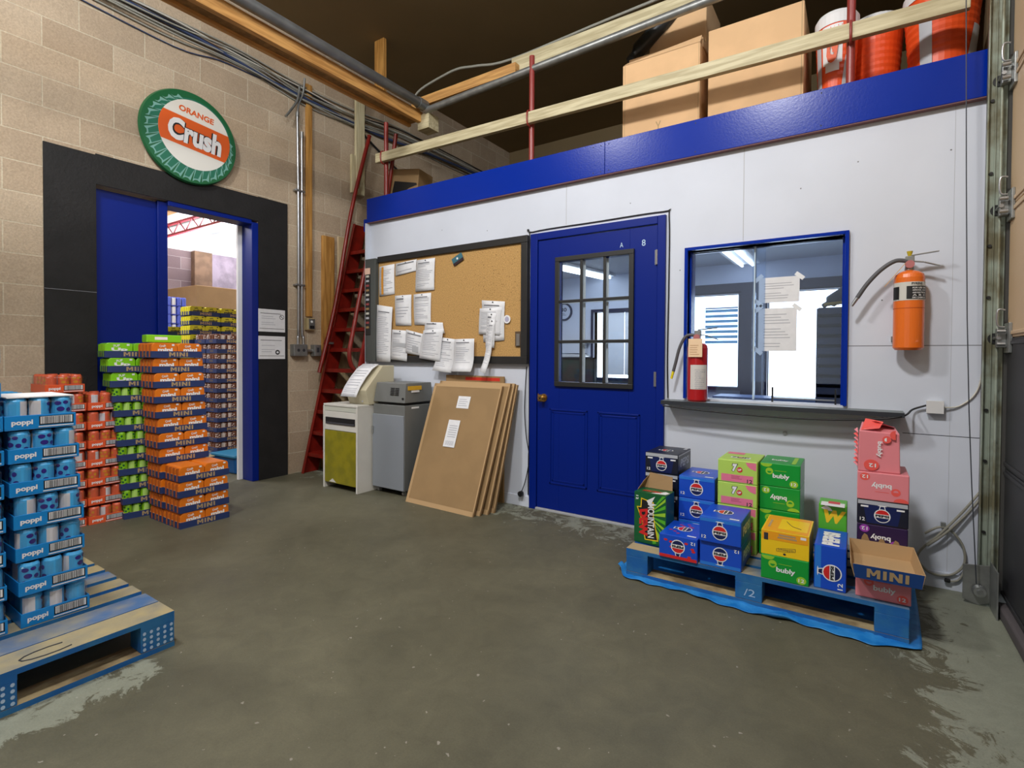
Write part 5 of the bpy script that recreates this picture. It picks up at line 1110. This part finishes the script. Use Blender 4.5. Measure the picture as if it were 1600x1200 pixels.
# wrapped blue tower in the warehouse
BWR=mat('wrapped_blue',(96,116,220),.35); 
def bl_flat():
    t=thing('wrapped_can_case','lowest wrapped blue can case in warehouse tower','drink flat'); m=MB(); m.box(-.13,.13,-.2,.2,0,.005,BWR); m.build('base_pad',t); cm=can_mb(BWR,panel=CW2,h=.12,r=.032); f_=None
    for i in range(4):
        for j in range(6):
            if 0<i<3 and 0<j<5: continue
            c_=cm.build('can',t) if f_ is None else f_.copy()
            if f_ is None: f_=c_
            else: C.objects.link(c_); c_.parent=t
            c_.location=(-.097+.065*i,-.163+.065*j,.005); c_.rotation_euler=(0,0,rnd.uniform(0,6))
    return t
bf=bl_flat()
for k in range(16):
    o=bf if k==0 else copy_tree(bf); o.location=(-8.2,3.42,.0+k*.126); o['group']='wrapped blue can cases'; o['label']='wrapped blue and white can case, %s in tower against warehouse wall'%(ORD_[k] if k else 'lowest')
# big carton bin
m=MB(); m.box(-9.3,-8.3,3.85,5.6,0,2.25,KRAFT); m.rect(EAST(-8.3,0,0),4.6,1.2,4.61,2.2,KRAFTPR,.001); m.build('cardboard_bin',label='very large brown cardboard bin behind yellow stacks',cat='box',bevel=.01)
# blue tub on floor
t=thing('plastic_tote','blue plastic tote with lid on warehouse floor by doorway','tote',(-5.33,2.95,0),R(4))
TB=mat('tote_blue',(14,96,168),.4); m=MB(); m.hexa([(-.15,-.2,0),(.15,-.2,0),(.15,.2,0),(-.15,.2,0)],[(-.18,-.235,.17),(.18,-.235,.17),(.18,.235,.17),(-.18,.235,.17)],TB); m.build('tub',t,bevel=.02,seg=3)
m=MB(); m.box(-.2,.2,-.25,.25,.17,.2,mat('tote_lid',(36,120,160),.4)); m.build('lid',t,bevel=.01,seg=3)
# warehouse shell
CMU2=block_mat('warehouse_block',(150,134,136),(128,112,116),(176,168,168),'Y',.2)
INSU=mat('insulation_white',(236,236,240),.7,bump=.3,bs=4)
m=MB(); m.box(-10.1,-10,-1,9.5,0,3.05,CMU2); struct(m,'wall_warehouse_far')
m=MB(); m.box(-10,-9.86,4.55,4.85,0,3.05,mat('tan_pier',(128,104,84),.8,var=.15,vs_=8)); m.box(-10,-9.94,4.85,7.5,.9,3.05,mat('wrap_lilac',(150,138,156),.35,var=.2,vs_=5,bump=.6,bs=7)); struct(m,'trim_8')
m=MB(); m.box(-10.1,-10,-1,9.5,3.05,3.5,INSU)
SE=mat('seam_ins',(190,192,198),.8)
struct(m,'wall_warehouse_upper')
m=MB(); m.box(-10.1,-4.96,-1,9.5,3.42,3.5,INSU)
fr=Fr((0,0,3.42),(1,0,0),(0,-1,0)); PBL=mat('panel_pale_blue',(196,218,226),.6)
for k in range(4): m.rect(fr,-9.9+k*1.15,-4.93,-8.85+k*1.15,-4.60,PBL,.002)
for k in range(9): m.rect(fr,-10,-9.3+k*1.1,-5,-9.27+k*1.1,SE,.003)
struct(m,'ceiling_warehouse')
m=MB(); m.box(-10.1,-4.96,9.4,9.5,0,3.5,INSU); struct(m,'wall_warehouse_north')
TR=mat('truss_red',(150,44,60),.5)
for k,y in enumerate((3.75,2.75)):
    t=thing('roof_truss','red steel truss under white warehouse ceiling, %s'%['farther one','nearer one'][k],'truss',(0,y,0),0,'red roof trusses')
    m=MB(); m.box(-9.9,-5.0,-.02,.02,3.20,3.23,TR); m.build('top_chord',t); m=MB(); m.box(-9.9,-5.0,-.02,.02,3.03,3.06,TR); m.build('bottom_chord',t)
    m=MB()
    for j in range(24): m.bar((-9.8+j*.2,0,3.05 if j%2 else 3.21),(-9.6+j*.2,0,3.21 if j%2 else 3.05),.012,.012,TR)
    m.build('web_bars',t)
m=MB(); m.box(-9.9,-5.0,3.2,3.3,3.1,3.26,LUMBO); m.build('warehouse_beam',label='tan beam under warehouse ceiling near the doorway head',cat='beam')
m=MB(); m.cyl((-9.9,3.95,3.3),(-5.0,3.95,3.3),.03,.03,GALV,12); m.build('warehouse_pipe',label='grey pipe under the white warehouse ceiling',cat='pipe')

# ================================================================ SPARKLING CAN TRAYS ON LEFT PALLET AND FLOOR
PB=mat('poppi_blue',(20,132,206),.35); PBC=mat('poppi_blue_can',(70,168,226),.35); PSP=mat('poppi_spot',(50,40,130),.3); PGY=mat('nutrition_grey',(210,210,216),.4)
PO=mat('poppi_orange',(226,92,50),.35); POC=mat('poppi_orange_can',(214,96,62),.35); PO2=mat('poppi_gold',(206,140,40),.3)
def ptray(body,canm,spot,label):
    t=thing('can_tray',label,'drink flat'); W_,D_=.213,.275
    m=MB(); H_=.055; t_=.003; x,y=W_/2,D_/2
    m.box(-x,x,-y,y,0,t_,body)
    for a,b,c_,d in ((-x,x,-y,-y+t_),(-x,x,y-t_,y),(-x,-x+t_,-y+t_,y-t_),(x-t_,x,-y+t_,y-t_)): m.box(a,b,c_,d,t_,H_,body)
    fr=Fr((0,-y,0),(1,0,0),(0,0,1)); m.text(fr,'poppi',-.088,.014,-.026,.038,CW2,.001,.04); m.rect(fr,-.008,.014,.098,.048,BLACK,.0006); m.rect(fr,-.004,.018,.094,.046,CW2,.001); m.rect(fr,-.01,.006,.098,.010,CW2,.001)
    q=random.Random(2); u=-.001
    while u<.088: w_=q.choice((.0012,.002,.003)); m.rect(fr,u,.018,u+w_,.045,INKD,.0014); u+=w_+q.choice((.0012,.002))
    m.build('tray',t,bevel=.002)
    cm=can_mb(canm,h=.118,r=.0325,seg=20,panel=PGY,spot=spot); f_=None
    for i in range(3):
        for j in range(4):
            if i==1 and 0<j<3: continue
            if f_ is None: f_=c_=cm.build('can',t)
            else: c_=f_.copy(); C.objects.link(c_); c_.parent=t
            c_.location=(-.068+.068*i,-.102+.068*j,.003); c_.rotation_euler=(0,0,q.uniform(0,6.28))
    m=MB(); e=.0035; b=[(-x+e,-y+e,.03),(x-e,-y+e,.03),(x-e,y-e,.03),(-x+e,y-e,.03)]; 
    m.hexa(b,[(-x+e,-y+e,.112),(x-e,-y+e,.112),(x-e,y-e,.112),(-x+e,y-e,.112)],FILM); m.build('shrink_wrap',t,bevel=.012,seg=3)
    return t
pb=ptray(PB,PBC,PSP,'x'); po=ptray(PO,POC,PO2,'x')
def stack(proto,first,n,x,y,z0,rz,pitch,what,where,group,offs=None,tilt=0):
    q=random.Random(len(where)+n)
    for k in range(n):
        o=proto if (first and k==0) else copy_tree(proto)
        o['label']='%s, %s %s'%(what,('lowest in ' if k==0 else ('topmost of ' if k==n-1 else ORD_[k]+' up in ')),where); o['group']=group
        for ch in o.children:
            if ch.name.startswith('can'): ch.rotation_euler.z=q.uniform(0,6.28)
        dx,dy=offs[k] if offs else (q.uniform(-.006,.006),q.uniform(-.006,.006))
        o.location=(x+dx,y+dy,z0+k*pitch); o.rotation_euler=(0,0,R(rz)+q.uniform(-.03,.03))
# tray front faces +X
stack(pb,True,7,-2.785,.688,.1465,90,.127,'pale blue can tray','full column on left pallet','blue can trays',[(.0,.01),(.01,.0),(-.005,-.006),(.0,-.004),(.0,-.016),(0,-.02),(.0,-.03)])
stack(pb,False,11,-2.785,.452,.1465,90,.127,'pale blue can tray','column cut by left frame edge','blue can trays',[(.0,-.002*k) for k in range(11)])
stack(pb,False,7,-3.07,.60,.1465,90,.127,'pale blue can tray','rear column on left pallet','blue can trays')
stack(po,True,7,-4.60,1.458,.0,90,.134,'orange can tray','near column by black jamb','orange can trays')
stack(po,False,8,-4.60,1.235,.0,90,.134,'orange can tray','taller column against block wall','orange can trays')
m=MB(); m.box(-.1,.1,-.135,.135,0,.004,WHITE2); m.build('cap_sheet',loc=(-2.785,.658,.1465+.127*6+.122),rot=(0,0,R(90)),label='white plastic cap sheet on the full blue column',cat='sheet')

# empty tray perched on the pink carton
t=thing('empty_tray','empty navy cardboard tray lettered MINI on pink carton','tray',(.104,2.83,PZ+.109),R(2.5))
m=MB(); b0=[(-.115,-.165,0),(.115,-.165,0),(.115,.165,0),(-.115,.165,0)]; xo,yo,zh=.125,.10,.07
m.box(-.113,.113,-.163,.163,0,.004,NAVY2,{'top':KRAFTIN})
def flap(a,b,c_,d,mo,mi,th=.003):
    a,b,c_,d=[Vector(p) for p in (a,b,c_,d)]; n_=(b-a).cross(d-a).normalized()*th
    m.add([a,b,c_,d],[(0,1,2,3)],mo); m.add([a-n_,b-n_,c_-n_,d-n_],[(3,2,1,0)],mi)
    A=[a,b,c_,d]; B=[p-n_ for p in A]; m.add(A+B,[(3,2,6,7),(1,0,4,5),(0,3,7,4),(2,1,5,6)],mi)
flap((-.115,-.165,0),(.115,-.165,0),(.122,-.176,.062),(-.122,-.176,.062),NAVY2,KRAFTIN)
flap((.115,.165,0),(-.115,.165,0),(-.122,.168,.07),(.122,.168,.07),NAVY2,KRAFTIN)
flap((.115,-.165,0),(.115,.165,0),(.125,.168,.07),(.125,-.176,.062),NAVY2,KRAFTIN)
flap((-.115,.165,0),(-.115,-.165,0),(-.130,-.176,.06),(-.125,.168,.07),NAVY2,KRAFTIN)
fr=Fr((0,-.165,0),(1,0,0),(0,-.011,.062)); mini_letters(m,fr,-.072,.012,.072,.052,KRAFTPR,.0015)
m.build('tray_shell',t,bevel=0)
